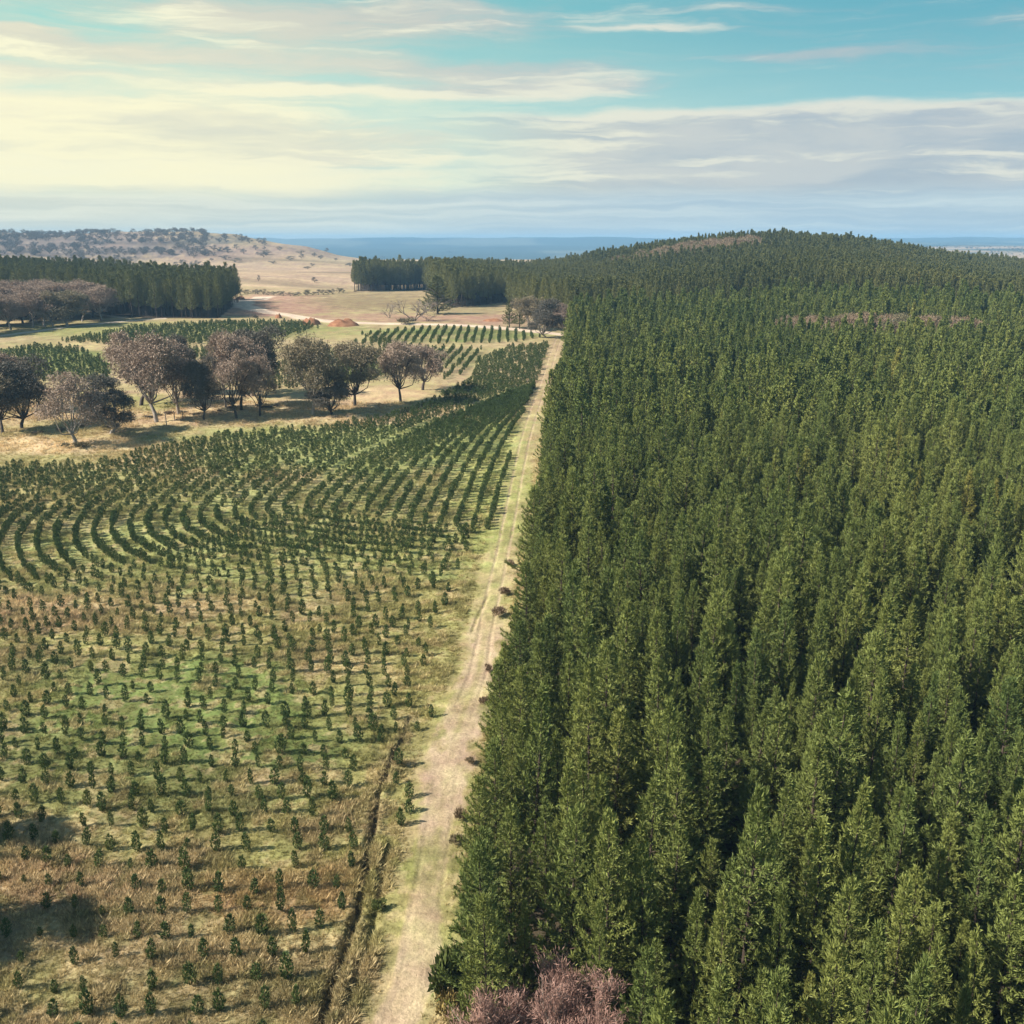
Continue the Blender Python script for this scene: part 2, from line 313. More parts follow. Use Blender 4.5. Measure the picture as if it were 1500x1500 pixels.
ys = list(np.arange(-60, 40, 4.0))+list(np.arange(40, 120, .24))
st = .24
while ys[-1] < 1000: st *= 1.012; ys.append(ys[-1]+st)
while ys[-1] < 10400: st *= 1.025; ys.append(ys[-1]+st)
ys = np.array(ys)
s_in = np.linspace(-1, 1, 600); s_out = 1+np.cumsum(.01*1.25**np.arange(12)); ss_ = np.concatenate([-s_out[::-1], s_in, s_out])
Yg, Sg = np.meshgrid(ys, ss_, indexing='ij'); Xg = Sg*.60*(Yg+62)
Zg = np.empty_like(Xg)
for i in range(0, len(ys), 60): Zg[i:i+60] = z_at(Xg[i:i+60].ravel(), Yg[i:i+60].ravel()).reshape(Xg[i:i+60].shape)
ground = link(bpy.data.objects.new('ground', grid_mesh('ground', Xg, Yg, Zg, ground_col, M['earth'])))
tag(ground, kind='structure')
def strip(name, pts, halfw, lift, colf, step=.35, nx=33, top=SAND):
    pts = np.array(pts); seg = np.hypot(*np.diff(pts, axis=0).T); t = np.concatenate([[0], np.cumsum(seg)])
    s = [0.0]; 
    while s[-1] < t[-1]: s.append(s[-1]+step*max(1, float(np.interp(s[-1], t, pts[:, 1]))/110))
    s = np.minimum(s, t[-1]); px = np.interp(s, t, pts[:, 0]); py = np.interp(s, t, pts[:, 1])
    k = np.ones(9)/9; pad = lambda a: np.convolve(np.pad(a, 4, mode='edge'), k, 'valid'); px = pad(px); py = pad(py)
    dx = np.gradient(px); dy = np.gradient(py); L = np.hypot(dx, dy)+1e-9; nxv, nyv = dy/L, -dx/L
    hw = halfw(py)*(1+.35*(vn(s*.25, s*0, 2)-.5)); e = np.linspace(-1, 1, nx)
    X = px[:, None]+nxv[:, None]*hw[:, None]*e; Y = py[:, None]+nyv[:, None]*hw[:, None]*e
    Z = z_at(X.ravel(), Y.ravel()).reshape(X.shape)+lift*(1-.92*np.abs(e)**6)[None]
    D = (np.abs(e)[None]*hw[:, None]).ravel(); H = np.repeat(hw, nx); E = np.tile(e, len(s))
    def cf(x, y, z):
        g = ground_col(x, y, z); a = colf(x, y, D, H, E)[:, None]; return g+(np.array(top)*(.55+.55*fbm(E*2.6+7, y/7, 5)+.30*fbm(x/.8, y/.8, 2))[:, None]-g)*a
    me = grid_mesh(name, X, Y, Z, cf, M['earth'])
    return tag(link(bpy.data.objects.new(name, me)), kind='structure')
def track_col(x, y, D, H, E):
    a = sand_amt(x, y, D, H*.95)
    rut = np.exp(-((D-.95)/.28)**2)*sm(100, 120, y)*.55
    a = a*(1-.75*np.exp(-(E/.17)**2)*sm(62, 80, y)*(.3+fbm(x/1.5, y/5, 5))*np.where((y > 76) & (y < 93), .35, 1))
    return np.clip(np.maximum(a, rut*(.5+fbm(x/1.1, y/4, 2))), 0, 1)*(1-sm(.8, .98, np.abs(E)))
strip('track', TRACK, lambda y: np.interp(y, [40, 60, 70, 85, 100, 130, 180, 260, 380], [2.2, 2.0, 2.1, 2.85, 2.5, 2.8, 2.9, 3.1, 3.2]), .05, track_col)
pale = lambda x, y, D, H, E: .95*(1-sm(.62, .98, np.abs(E)+.5*(fbm(x/6, y/6, 1)-.5)))
strip('road', ROAD, lambda y: np.interp(y, [380, 450, 560, 800], [4.6, 5.2, 7.5, 10]), .10, pale, 2.0, 9, (.60, .465, .35))
strip('path', PATH, lambda y: 2.6+0*y, .10, lambda x, y, D, H, E: .8*pale(x, y, D, H, E), 2.0, 9, (.55, .46, .37))
strip('path', SPUR, lambda y: 2.4+0*y, .10, pale, 2.0, 9, (.60, .465, .35))

# ------------------------------------------------------------------ plant shapes
def pine_meshes(seed, h=14.0, Rm=2.0, base=2.6, dens=1.0, taper=.75, near=True):
    """whorls of up-curving branches, every branch a plume of short needles"""
    global rng
    rng = np.random.default_rng(seed); g = Geo(); T = Geo(); pos = []; ax = []; ln = []; z = base; ph = 0
    st_, nk, kw, kl = (.12, 8, .058, .90) if near else (.28, 5, .15, 1.1)
    while z < h-.75:
        t = (z-base)/(h-base); r = Rm*min(1, (1-t)**taper*1.06+.02)*(.78+.22*min(1, t/.12)); nb = max(4, int(round((5.6+1.2*(1-t))*dens))); ph += 1.0+rng.random()
        wl = rng.uniform(.8, 1.15)
        for k in range(nb):
            a = ph+2*math.pi*k/nb+rng.normal()*.22; rr = r*wl*rng.uniform(.65, 1.25); e0 = .02+.50*t+rng.normal()*.10; e1 = e0+.55+.2*rng.random()
            o = np.array([math.cos(a), math.sin(a), 0]); n = max(4, int(rr/st_)); q = np.linspace(0, 1, n); el = e0+(e1-e0)*q**1.6; step = rr/n
            p = np.cumsum(np.cos(el)*step)[:, None]*o+np.array([0, 0, 1.])*(z+np.cumsum(np.sin(el)*step))[:, None]+np.array([0, 0, rng.normal()*.10])
            d = np.cos(el)[:, None]*o+np.sin(el)[:, None]*np.array([0, 0, 1.]); m = q > (.10 if rr > .8 else 0)
            pos.append(p[m]); ax.append(d[m]); ln.append(np.interp(q[m], [0, .6, 1], [.24, .34, .40]))
            pos.append(p[-1:]); ax.append(np.array([[0, 0, 1.]])+d[-1:]*.5); ln.append(np.array([.55]))
            if near and rr > .9: T.tube([np.array([0, 0, z-.05]), p[n//2], p[-1]], [.03, .02, .008], 3)
        z += .54*rng.uniform(.75, 1.25)
    lz = np.arange(h-1.5, h-.35, .13); pos.append(np.stack([0*lz, 0*lz, lz], 1)); ax.append(np.repeat(np.array([[0, 0, 1.]]), len(lz), 0)); ln.append(np.full(len(lz), .36))
    tz = np.arange(base+1.5, h-1.2, .10 if near else .3); ta = rng.random(len(tz))*6.283; pos.append(np.stack([.10*np.cos(ta), .10*np.sin(ta), tz], 1)); ax.append(np.stack([np.cos(ta), np.sin(ta), .7+0*ta], 1)); ln.append(np.full(len(tz), .42))
    pos = np.concatenate(pos); ax = np.concatenate(ax); ln = np.concatenate(ln); n = len(pos)
    for k in range(nk):
        g.kites(pos+rng.normal(size=(n, 3))*.04, ax+rng.normal(size=(n, 3))*.48+np.array([0, 0, .15]), ln*kl*rng.uniform(.75, 1.2, n), kw, mid=.55)
    crown = g.build('pine_crown', [M['pine']])
    T.tube([(0, 0, -.4), (.03, 0, h*.3), (0, .04, h*.65), (0, 0, h-.7)], [.17, .12, .06, .015], 7)
    for i in range(10):
        a = i*2.4; zz = .9+i*.22; L = rng.uniform(.5, 1.2); T.tube([(0, 0, zz), (math.cos(a)*L, math.sin(a)*L, zz+.12)], [.025, .008], 3)
    return crown, T.build('pine_trunk', [M['bark']], True)
def gum_meshes(seed, h=15.0, wd=12.0, nl=12, base=.36, leafn=95, dense=1.0):
    global rng
    rng = np.random.default_rng(seed); T = Geo(); L = Geo(); rx = wd/2; lean = rng.normal(size=2)*.5
    fork = np.array([lean[0], lean[1], h*base*.8]); T.tube([(0, 0, -.4), (lean[0]*.3, lean[1]*.3, h*base*.4), fork], [.36, .30, .24], 8)
    cz_ = h*(base+1)/2+.03*h; rz = h*(1-base)/2
    for i in range(nl):
        a = i*2.399+rng.normal()*.3; q = (i+.5)/nl; cr = math.sqrt(q)*.74; up = rng.uniform(-.9, .55) if cr > .42 else rng.uniform(-.2, 1.0)
        c = np.array([math.cos(a)*cr*rx, math.sin(a)*cr*rx, cz_+up*rz*.72]); lr = rng.uniform(.25, .42)*rx; lz = lr*rng.uniform(.7, 1.0)
        midp = fork*.45+c*.55+np.array([rng.normal()*.5, rng.normal()*.5, -.06*h]); T.tube([fork, (fork+midp)/2+rng.normal(size=3)*.25, midp, c+np.array([0, 0, lz*.3])], [.17, .12, .085, .03], 5)
        for j in range(5):
            d = rng.normal(size=3); d[2] = abs(d[2])*.7; d /= np.linalg.norm(d); e = c+d*np.array([lr, lr, lz])*.95; T.tube([midp+(c-midp)*rng.uniform(.2, .9), (c+e)/2+rng.normal(size=3)*.2, e], [.06, .04, .012], 4)
        n = int(1.7*leafn*dense*rng.uniform(.55, 1.45)); d = rng.normal(size=(n, 3)); d[:, 2] += .35; d /= np.linalg.norm(d, axis=1, keepdims=True)
        rad = rng.uniform(.45, 1.08, n)**.6; p = c+d*rad[:, None]*np.array([lr, lr, lz])*(1+.16*rng.normal(size=(n, 1)))
        for k in range(7):
            ax = d*.8+rng.normal(size=(n, 3))*.75+np.array([0, 0, -.15]); L.kites(p+rng.normal(size=(n, 3))*.22, ax, rng.uniform(.22, .44, n), rng.uniform(.10, .19, n))
    lv = np.concatenate(L.v); lo = np.percentile(lv, 1, axis=0); hi = np.percentile(lv, 99, axis=0); f = np.array([wd/(hi[0]-lo[0]), wd/(hi[1]-lo[1]), h/hi[2]])
    for G in (L, T): G.v = [a*f for a in G.v]
    return L.build('gum_crown', [M['gum_brown']]), T.build('gum_trunk', [M['pale_bark']], True)
def branching(T, tips, p, d, L, r, depth, spread=.55, up=.12):
    n = 4; pts = [p]; 
    for i in range(n):
        d = d+rng.normal(size=3)*.13+np.array([0, 0, up*.35]); d /= np.linalg.norm(d); pts.append(pts[-1]+d*L/n)
    T.tube(pts, np.linspace(r, r*.55, n+1), 6 if depth > 2 else 4)
    if depth == 0: tips.append((pts[-1], d)); return
    for k in range(int(rng.integers(2, 4))+(1 if depth > 2 else 0)):
        q = pts[int(rng.integers(2, n+1))]; e = d+rng.normal(size=3)*spread+np.array([0, 0, up]); e /= np.linalg.norm(e)
        branching(T, tips, q, e, L*rng.uniform(.6, .82), r*.58, depth-1, spread, up)
    tips.append((pts[-1], d))
def bare_meshes(seed, h=9.0, depth=4, stems=3, leaf=None, wide=.6):
    global rng
    rng = np.random.default_rng(seed); T = Geo(); tips = []
    for s in range(stems):
        a = s*2.2+rng.random(); d = np.array([math.cos(a)*wide, math.sin(a)*wide, 1.0]); d /= np.linalg.norm(d)
        branching(T, tips, np.array([math.cos(a)*.15, math.sin(a)*.15, -.3]), d, h*.34, .17 if stems > 1 else .26, depth)
    L = None
    if leaf:
        L = Geo(); tp = np.array([t[0] for t in tips]); td = np.array([t[1] for t in tips])
        for k in range(leaf):
            p = tp-td*rng.uniform(0, .9, (len(tp), 1))+rng.normal(size=tp.shape)*.22; L.kites(p, td+rng.normal(size=td.shape)*.5+np.array([0, 0, .3]), rng.uniform(.22, .48, len(tp)), rng.uniform(.022, .05, len(tp)))
        L = L.build('twig_crown', [M['pink']])
    return T.build('bare_trunk', [M['dead_wood']], True), L
def sapling_meshes(seed, h=2.4, w=.52):
    global rng
    rng = np.random.default_rng(seed); g = Geo(); n = 150; t = rng.random(n); z = .06+t*(h-.40); r = w*np.sin(np.pi*(t*.84+.12))**.7*np.sqrt(rng.random(n))*.95; a = rng.random(n)*6.283
    o = np.stack([np.cos(a), np.sin(a), 0*a], 1); p = o*r[:, None]; p[:, 2] = z; ax = o*.4+np.array([0, 0, .9])+rng.normal(size=(n, 3))*.2
    for k in range(4): g.kites(p, ax+rng.normal(size=(n, 3))*.3, rng.uniform(.18, .36, n), .07, mid=.55)
    p = np.zeros((6, 3)); p[:, 2] = h-.5+np.arange(6)*.05; g.kites(p, np.array([[0, 0, 1.]]*6)+rng.normal(size=(6, 3))*.16, .42, .07)
    f = g.build('sapling_foliage', [M['sapling']]); g = Geo(); g.tube([(0, 0, -.1), (.01, 0, h*.5), (0, 0, h-.3)], [.03, .022, .008], 5)
    return f, g.build('sapling_stem', [M['bark']], True)
def bush_mesh(name, seed, r=1.0, hz=.8, n=260, L=(.18, .42), wd=(.05, .12), m='scrub', up=.5):
    global rng
    rng = np.random.default_rng(seed); g = Geo(); cs = rng.normal(size=(7, 3))*np.array([.45, .45, .2])*r; cs[:, 2] = np.abs(cs[:, 2])+.35*hz*r
    c = cs[rng.integers(0, 7, n)]; d = rng.normal(size=(n, 3)); d[:, 2] = np.abs(d[:, 2])*.9; d /= np.linalg.norm(d, axis=1, keepdims=True)
    p = c+d*(rng.random((n, 1))**.5)*r*.5*np.array([1, 1, hz]); p[:, 2] = np.maximum(p[:, 2], .05)
    for k in range(4): g.kites(p+rng.normal(size=(n, 3))*.07*r, d+rng.normal(size=(n, 3))*.5+np.array([0, 0, up]), rng.uniform(*L, n)*r, rng.uniform(*wd, n)*r)
    return g.build(name, [M[m]])
def tuft_mesh(seed, n=26, h=.5, spread=.26):
    global rng
    rng = np.random.default_rng(seed); g = Geo(); a = rng.random(n)*6.283; r = rng.random(n)*spread; p = np.stack([np.cos(a)*r, np.sin(a)*r, 0*a-.03], 1)
    ax = np.stack([np.cos(a)*.55, np.sin(a)*.55, .4+rng.random(n)], 1)+rng.normal(size=(n, 3))*.25; g.kites(p, ax, rng.uniform(.5, 1.1, n)*h, rng.uniform(.03, .065, n), mid=.35)
    return g.build('tuft', [M['grass']])
SRC = bpy.data.collections.new('sources')
def src_col(name, meshes):
    c = bpy.data.collections.new(name)
    for i, me in enumerate(meshes): c.objects.link(bpy.data.objects.new('%s_%02d' % (name, i), me))
    return c
def scatter(name, pts, rot, scl, idx, coll, label, cat, tint=None):
    pts = np.asarray(pts, np.float32); n = len(pts); me = bpy.data.meshes.new(name); me.vertices.add(n); me.vertices.foreach_set('co', pts.ravel())
    def att(nm, ty, arr, key='value'):
        a = me.attributes.new(nm, ty, 'POINT'); a.data.foreach_set(key, np.asarray(arr).ravel())
    att('rot', 'FLOAT_VECTOR', np.asarray(rot, np.float32), 'vector'); att('scl', 'FLOAT_VECTOR', np.asarray(scl, np.float32), 'vector'); att('idx', 'INT', np.asarray(idx, np.int32))
    if tint is not None: att('tint', 'FLOAT_COLOR', np.concatenate([tint, np.ones((n, 1))], 1).astype(np.float32), 'color')
    o = link(bpy.data.objects.new(name, me)); ng = bpy.data.node_groups.new(name+'_nodes', 'GeometryNodeTree')
    ng.interface.new_socket('Geometry', in_out='INPUT', socket_type='NodeSocketGeometry'); ng.interface.new_socket('Geometry', in_out='OUTPUT', socket_type='NodeSocketGeometry')
    N = ng.nodes; l = ng.links; gi = N.new('NodeGroupInput'); go = N.new('NodeGroupOutput'); ip = N.new('GeometryNodeInstanceOnPoints'); ci = N.new('GeometryNodeCollectionInfo')
    ci.inputs['Collection'].default_value = coll; ci.inputs['Separate Children'].default_value = True; ci.inputs['Reset Children'].default_value = True
    l.new(gi.outputs[0], ip.inputs['Points']); l.new(ci.outputs[0], ip.inputs['Instance']); ip.inputs['Pick Instance'].default_value = True
    def na(nm, ty):
        q = N.new('GeometryNodeInputNamedAttribute'); q.data_type = ty; q.inputs[0].default_value = nm; return next(s for s in q.outputs if s.enabled and s.name == 'Attribute')
    l.new(na('idx', 'INT'), ip.inputs['Instance Index']); l.new(na('scl', 'FLOAT_VECTOR'), ip.inputs['Scale'])
    e2r = N.new('FunctionNodeEulerToRotation'); l.new(na('rot', 'FLOAT_VECTOR'), e2r.inputs[0]); l.new(e2r.outputs[0], ip.inputs['Rotation'])
    l.new(ip.outputs[0], go.inputs[0]); md = o.modifiers.new('scatter', 'NODES'); md.node_group = ng
    return tag(o, label, cat, kind='stuff')
def rots(n, tilt=.03):
    r = rng.normal(size=(n, 3))*tilt; r[:, 2] = rng.random(n)*6.283; return r
def root_of(name, x, y, rz, scale, label, cat, group, parts, sink=.05, tilt=0):
    o = empty(name, (x, y, z1(x, y)-sink), rz, scale); o.rotation_euler = (rng.normal()*tilt, rng.normal()*tilt, rz); tag(o, label, cat, group)
    for nm, me, ml in parts:
        c = link(bpy.data.objects.new(nm, me), o)
        if ml is not None:
            c.material_slots[0].link = 'OBJECT'; c.material_slots[0].material = ml
    return o

# ------------------------------------------------------------------ the pine plantation
NP = 6
PR = (2.2, 2.45, 1.95, 2.65, 1.8, 2.35); PB = (2.0, 1.6, 2.6, 1.2, 2.4, 1.8); PT = (1.0, .90, 1.1, .78, 1.0, .85)
PINES = [pine_meshes(100+i, 14.0, PR[i], PB[i], 1.0, PT[i]) for i in range(NP)]
FARPINE = [pine_meshes(100+i, 14.0, PR[i]*.97, PB[i], 1.0, PT[i], False) for i in range(NP)]
farpine_src = src_col('far_pine_source', [join_meshes('far_pine_%d' % i, [(c, M['pine']), (t, M['bark'])]) for i, (c, t) in enumerate(FARPINE)])
pine_src = src_col('pine_source', [join_meshes('pine_%d' % i, [(c, M['pine']), (t, M['bark'])]) for i, (c, t) in enumerate(PINES)])
OLD = [pine_meshes(140+i, 20.0, (2.7, 2.4, 3.0)[i], (6.5, 8.0, 4.5)[i], 1.0, (.6, .55, .7)[i], False) for i in range(3)]
old_src = src_col('old_pine_source', [join_meshes('old_pine_%d' % i, [(c, M['pine_old']), (t, M['bark'])]) for i, (c, t) in enumerate(OLD)])
SCRUB_GAP = [(1165, 484, 20), (1200, 485, 22), (1240, 487, 26), (1280, 488, 28), (1320, 489, 28), (1365, 490, 26), (1400, 492, 18)]
SCRUB_TOP = [(930, 372, 30), (965, 364, 32), (1000, 358, 32), (1035, 354, 26), (1060, 352, 14), (1105, 354, 12)]
def spots(y0, y1, sp, keep):
    ys_ = np.arange(y0, y1, sp); out = []
    rng_ = np.random.default_rng(5)
    for k, y in enumerate(ys_):
        xs = np.arange(-.75*y-40, .72*y+40, sp)+(k % 2)*sp*.5; p = np.stack([xs, np.full(len(xs), y)], 1)+rng_.normal(size=(len(xs), 2))*sp*.2; out.append(p)
    p = np.concatenate(out); return p[keep(p[:, 0], p[:, 1])]
def in_gap(x, y, z, gaps, h, pad=1.0):
    u, v, d = project(x, y, z+h); m = np.zeros(len(x), bool)
    for gu, gv, gr in gaps: m |= (((u-gu)/(gr*pad))**2+((v-gv)/7.0)**2) < 1
    return m
P1 = spots(33, 418, 3.4, lambda x, y: (x > edge_x(y)) & (x < .62*y+34))
z = z_at(P1[:, 0], P1[:, 1]); gapm = (rng.random(len(P1)) < .06+.10*(fbm(P1[:, 0]/12, P1[:, 1]/12, 1) > .55)) & (P1[:, 0] > edge_x(P1[:, 1])+2.5)
gy = [hit(gu, gv)[1] for gu, gv, gr in SCRUB_GAP]
GAPW = np.array([cy(gu, gv, 348, 4)[:2] for gu, gv, gr in SCRUB_GAP])
dg = poly_dist(P1[:, 0], P1[:, 1], [tuple(q) for q in GAPW])
gapm |= (np.abs(P1[:, 1]-344) < 12) & (dg < 13)
gapm |= (np.hypot(P1[:, 0]-1.6, P1[:, 1]-46) < 4.8) | ((P1[:, 0] < 6.4) & (P1[:, 1] < 48.5))
P1 = P1[~gapm]; z = z[~gapm]; dg = dg[~gapm]
hsc = .98+.14*rng.normal(size=len(P1))+.17*(rng.random(len(P1)) < .05); hsc *= .92+.16*fbm(P1[:, 0]/25, P1[:, 1]/25, 2)+np.where(np.abs(P1[:, 0]-edge_x(P1[:, 1])) < 2.5, -.08, 0); hsc = np.clip(hsc, .62, 1.3)
hsc *= np.where(rng.random(len(P1)) < .16, .78, 1); fg = (P1[:, 1] < 334) & (P1[:, 1] > 315) & (dg < 30); hsc = np.where(fg, hsc*.80, hsc)
wsc = hsc*rng.uniform(.78, 1.22, len(P1)); idx = rng.integers(0, NP, len(P1)); rt = rots(len(P1), .025)
near_e = P1[:, 0]-edge_x(P1[:, 1]) < 3.0; idx[near_e] = 3; wsc[near_e] = hsc[near_e]*rng.uniform(.9, 1.12, int(near_e.sum()))
u, v, d = project(P1[:, 0], P1[:, 1], z+12*hsc); shown = (u > -30) & (u < 1530) & (v < 1490)
pick = np.argsort(np.where(shown, d, 1e9))[:297]; isind = np.zeros(len(P1), bool); isind[pick] = True
PINK_AT = (1.6, 46.0)
for i in pick:
    x, y = P1[i]; ed = x-edge_x(y)
    if ed < 3.0:
        lab, grp = ('dark green pine with branches to the ground in the plantation\'s outer row beside bare track', 'outer row of pines along the track, nearest stretch') if y < 78 else ('bushy green pine in the outer plantation row beside the grassy gully stretch of track', 'outer row of pines along the track, farther stretch')
    elif hsc[i] < .74: lab, grp = 'short young pine sunk in a dark gap among taller plantation pines', 'short pines in gaps of the plantation'
    elif y < 62: lab, grp = 'tall pine in the plantation\'s closest rows, crown spread wide at frame bottom', 'pines of the closest plantation rows'
    elif ed < 12: lab, grp = 'tall pine a few rows in from the track, crowded on all sides', 'pines a few rows in from the track'
    else: lab, grp = 'tall sunlit pine deep inside the crowded near part of the plantation', 'large pines inside the near plantation'
    root = root_of('pine_tree', x, y, rt[i, 2], (wsc[i], wsc[i], hsc[i]), lab, 'pine tree', grp, [('crown', PINES[idx[i]][0], None), ('trunk', PINES[idx[i]][1], None)], .1)
    root.rotation_euler = rt[i]
k = ~isind
kn = k & (P1[:, 1] < 185); kf = k & (P1[:, 1] >= 185)
allsrc = src_col('plantation_source', [])
for c_ in (pine_src, farpine_src):
    for o_ in sorted(c_.objects, key=lambda q: q.name): allsrc.objects.link(o_)
order = sorted(o_.name for o_ in allsrc.objects); off = {True: order.index('pine_source_00'), False: order.index('far_pine_source_00')}
idx2 = idx+np.where(P1[:, 1] < 185, off[True], off[False])
scatter('pine_forest', np.column_stack([P1[k], z[k]-.1]), rt[k], np.stack([wsc, wsc, hsc], 1)[k], idx2[k], allsrc, 'dense green pine plantation filling the ground right of the dirt track', 'forest')
# the hill behind, the wood across the road and the block at the left
def wood(name, p, src, nsrc, hs, label, wj=(.9, 1.15)):
    z = z_at(p[:, 0], p[:, 1]); h = hs*(1+.08*rng.normal(size=len(p)))*(.93+.14*fbm(p[:, 0]/40, p[:, 1]/40, 1)); h = h*(1-.30*sm(-60, 30, p[:, 0])*(src is old_src)*(p[:, 0] > -80)); w = h*rng.uniform(*wj, len(p))
    return scatter(name, np.column_stack([p, z-.1]), rots(len(p), .02), np.stack([w, w, h], 1), rng.integers(0, nsrc, len(p)), src, label, 'forest')
hill = spots(436, 860, 4.3, lambda x, y: (x > 26+0*y) & (x < .62*y+34) & ~inside(x, y, WOOD[:7]+[(60, 420), (60, 900), (-140, 900)]))
TOPW = np.array([cy(gu, gv+6, 690, 3)[:2] for gu, gv, gr in SCRUB_TOP])
hz_ = poly_dist(hill[:, 0], hill[:, 1], [tuple(q) for q in TOPW]); hill = hill[~((hz_ < 32) & (hill[:, 1] > 630) & (hill[:, 1] < 735)) & (rng.random(len(hill)) > .05)]
hill_src = src_col('hill_pine_source', [join_meshes('hill_pine_%d' % i, [(FARPINE[i][0], M['pine_dark']), (FARPINE[i][1], M['bark'])]) for i in range(4)])
wood('pine_forest', hill, hill_src, 4, 1.22, 'darker pine forest covering the rounded hill behind the plantation')
wd = spots(420, 900, 4.1, lambda x, y: inside(x, y, WOOD)); wood('pine_forest', wd, old_src, 3, 1.06, 'wood of tall mature pines with bare trunks beyond the pale road')
lb = spots(420, 680, 4.1, lambda x, y: inside(x, y, LBLOCK)); lb = lb[lb[:, 0] > -.66*lb[:, 1]]
wood('pine_forest', lb, old_src, 3, .92, 'block of dark mature pines behind the brown gum grove at far left')

# ------------------------------------------------------------------ the young rows
NS = 6
SAP = [sapling_meshes(300+i, (2.1, 2.3, 1.9, 2.2, 2.0, 2.4)[i], (.50, .46, .54, .56, .42, .50)[i]) for i in range(NS)]
sap_src = src_col('sapling_source', [join_meshes('sapling_%d' % i, [(a, M['sapling']), (b, M['bark'])]) for i, (a, b) in enumerate(SAP)])
C0 = np.array((-38., 170.)); U1 = np.array((.287, .958)); U2 = np.array((.922, -.387)); RS = 2.85
def arm(start, f0, f1, bend, L, off=0.0):
    """a row that leaves START at bearing f0 (radians right of north), bends to f1 and runs on; OFF metres to its left"""
    t = np.arange(0, L+.1, .25); f = f0+(f1-f0)*np.clip(t/bend, 0, 1)
    p = start+np.cumsum(np.stack([np.sin(f), np.cos(f)], 1)*.25, axis=0); return p+off*np.stack([-np.cos(f), np.sin(f)], 1)
def along(p, step, phase=0.0):
    d = np.concatenate([[0], np.cumsum(np.hypot(*np.diff(p, axis=0).T))]); s_ = np.arange(phase, d[-1], step); s_ = s_+rng.normal(size=len(s_))*.09
    return np.stack([np.interp(s_, d, p[:, 0]), np.interp(s_, d, p[:, 1])], 1)
def sap_points():
    out = []; F0, F1 = .03, .40; n1 = np.array((-math.cos(F0), math.sin(F0))); n2 = np.array((U2[1], -U2[0])); a1 = math.atan2(n1[1], n1[0]); a2 = math.atan2(n2[1], n2[0])
    if a2 < a1: a2 += 2*math.pi
    for k in range(1, 60):
        r = k*RS; arc = r*(a2-a1); out.append(along(arm(C0, F0, F1, 34, 235, r), 1.47, .7))
        jj = np.arange(-int(arc/1.25)-2, int(90/1.25)+1); s = arc+((2.15*k+.75*rng.normal()) % 2.5)+1.25*jj+rng.normal(size=len(jj))*.09; jj = jj[s > 0]; s = s[s > 0]
        an = a1+s/r; q2 = C0+r*np.stack([np.cos(an), np.sin(an)], 1); w = s-arc
        q3 = C0+n2*r+U2*w[:, None]+np.array((0, .0035))*((np.maximum(w, 0))**2)[:, None]; q = np.where((s < arc)[:, None], q2, q3)
        lowf = sm(147, 136, q[:, 1]-.10*(q[:, 0]+55)+4*(vn(q[:, 0]*.1, q[:, 1]*.1, 1)-.5)); out.append(q[(jj % 2 == 0) | (rng.random(len(q)) > lowf)])
    for k in range(13):
        w = k/12; x0 = -37+k*2.75; out.append(along(arm(np.array((x0, 169.5-(x0+38)*.30)), .03*(1-w)+.07*w, .40*(1-w)+.125*w, 34+50*w, 215), 1.47))
    return np.concatenate(out)
S1 = sap_points(); S1 = S1+rng.normal(size=S1.shape)*(.09+.09*sm(150, 125, S1[:, 1]))[:, None]
S1 = S1[(S1[:, 1] > 44) & (S1[:, 1] < 382)]
zs = z_at(S1[:, 0], S1[:, 1]); u, v, d = project(S1[:, 0], S1[:, 1], zs)
FIELD = [(-90, 1560), (-90, 665), (60, 668), (150, 660), (235, 640), (330, 622), (450, 616), (560, 598), (640, 572), (690, 545), (700, 515), (740, 500), (822, 494), (812, 540), (775, 630), (745, 700), (720, 778), (690, 782), (672, 860), (640, 930), (610, 1010), (640, 1050), (640, 1120), (600, 1230), (575, 1300), (560, 1400), (520, 1560)]
S1T = project(S1[:, 0], S1[:, 1], zs+2.4); keep = inside(u, v, FIELD)&((v > 700)|inside(S1T[0], S1T[1], FIELD))&(poly_dist(S1[:, 0], S1[:, 1], TRACK) > 2.4)
drop = .05+0*u
drop = drop+.28*np.exp(-(((u-60)/170)**2+((v-1350)/110)**2))+.25*np.exp(-(((u-600)/60)**2+((v-960)/120)**2))+.45*np.exp(-(((u-560)/50)**2+((v-1230)/140)**2))+.4*np.exp(-(((u-660)/40)**2+((v-850)/70)**2))
keep &= rng.random(len(S1)) > np.clip(drop, 0, .93)
keep &= np.where(S1[:, 1] < 140, np.minimum(poly_dist(S1[:, 0], S1[:, 1], GULLY), poly_dist(S1[:, 0], S1[:, 1], RILL)), 9) > .9
S1 = S1[keep]
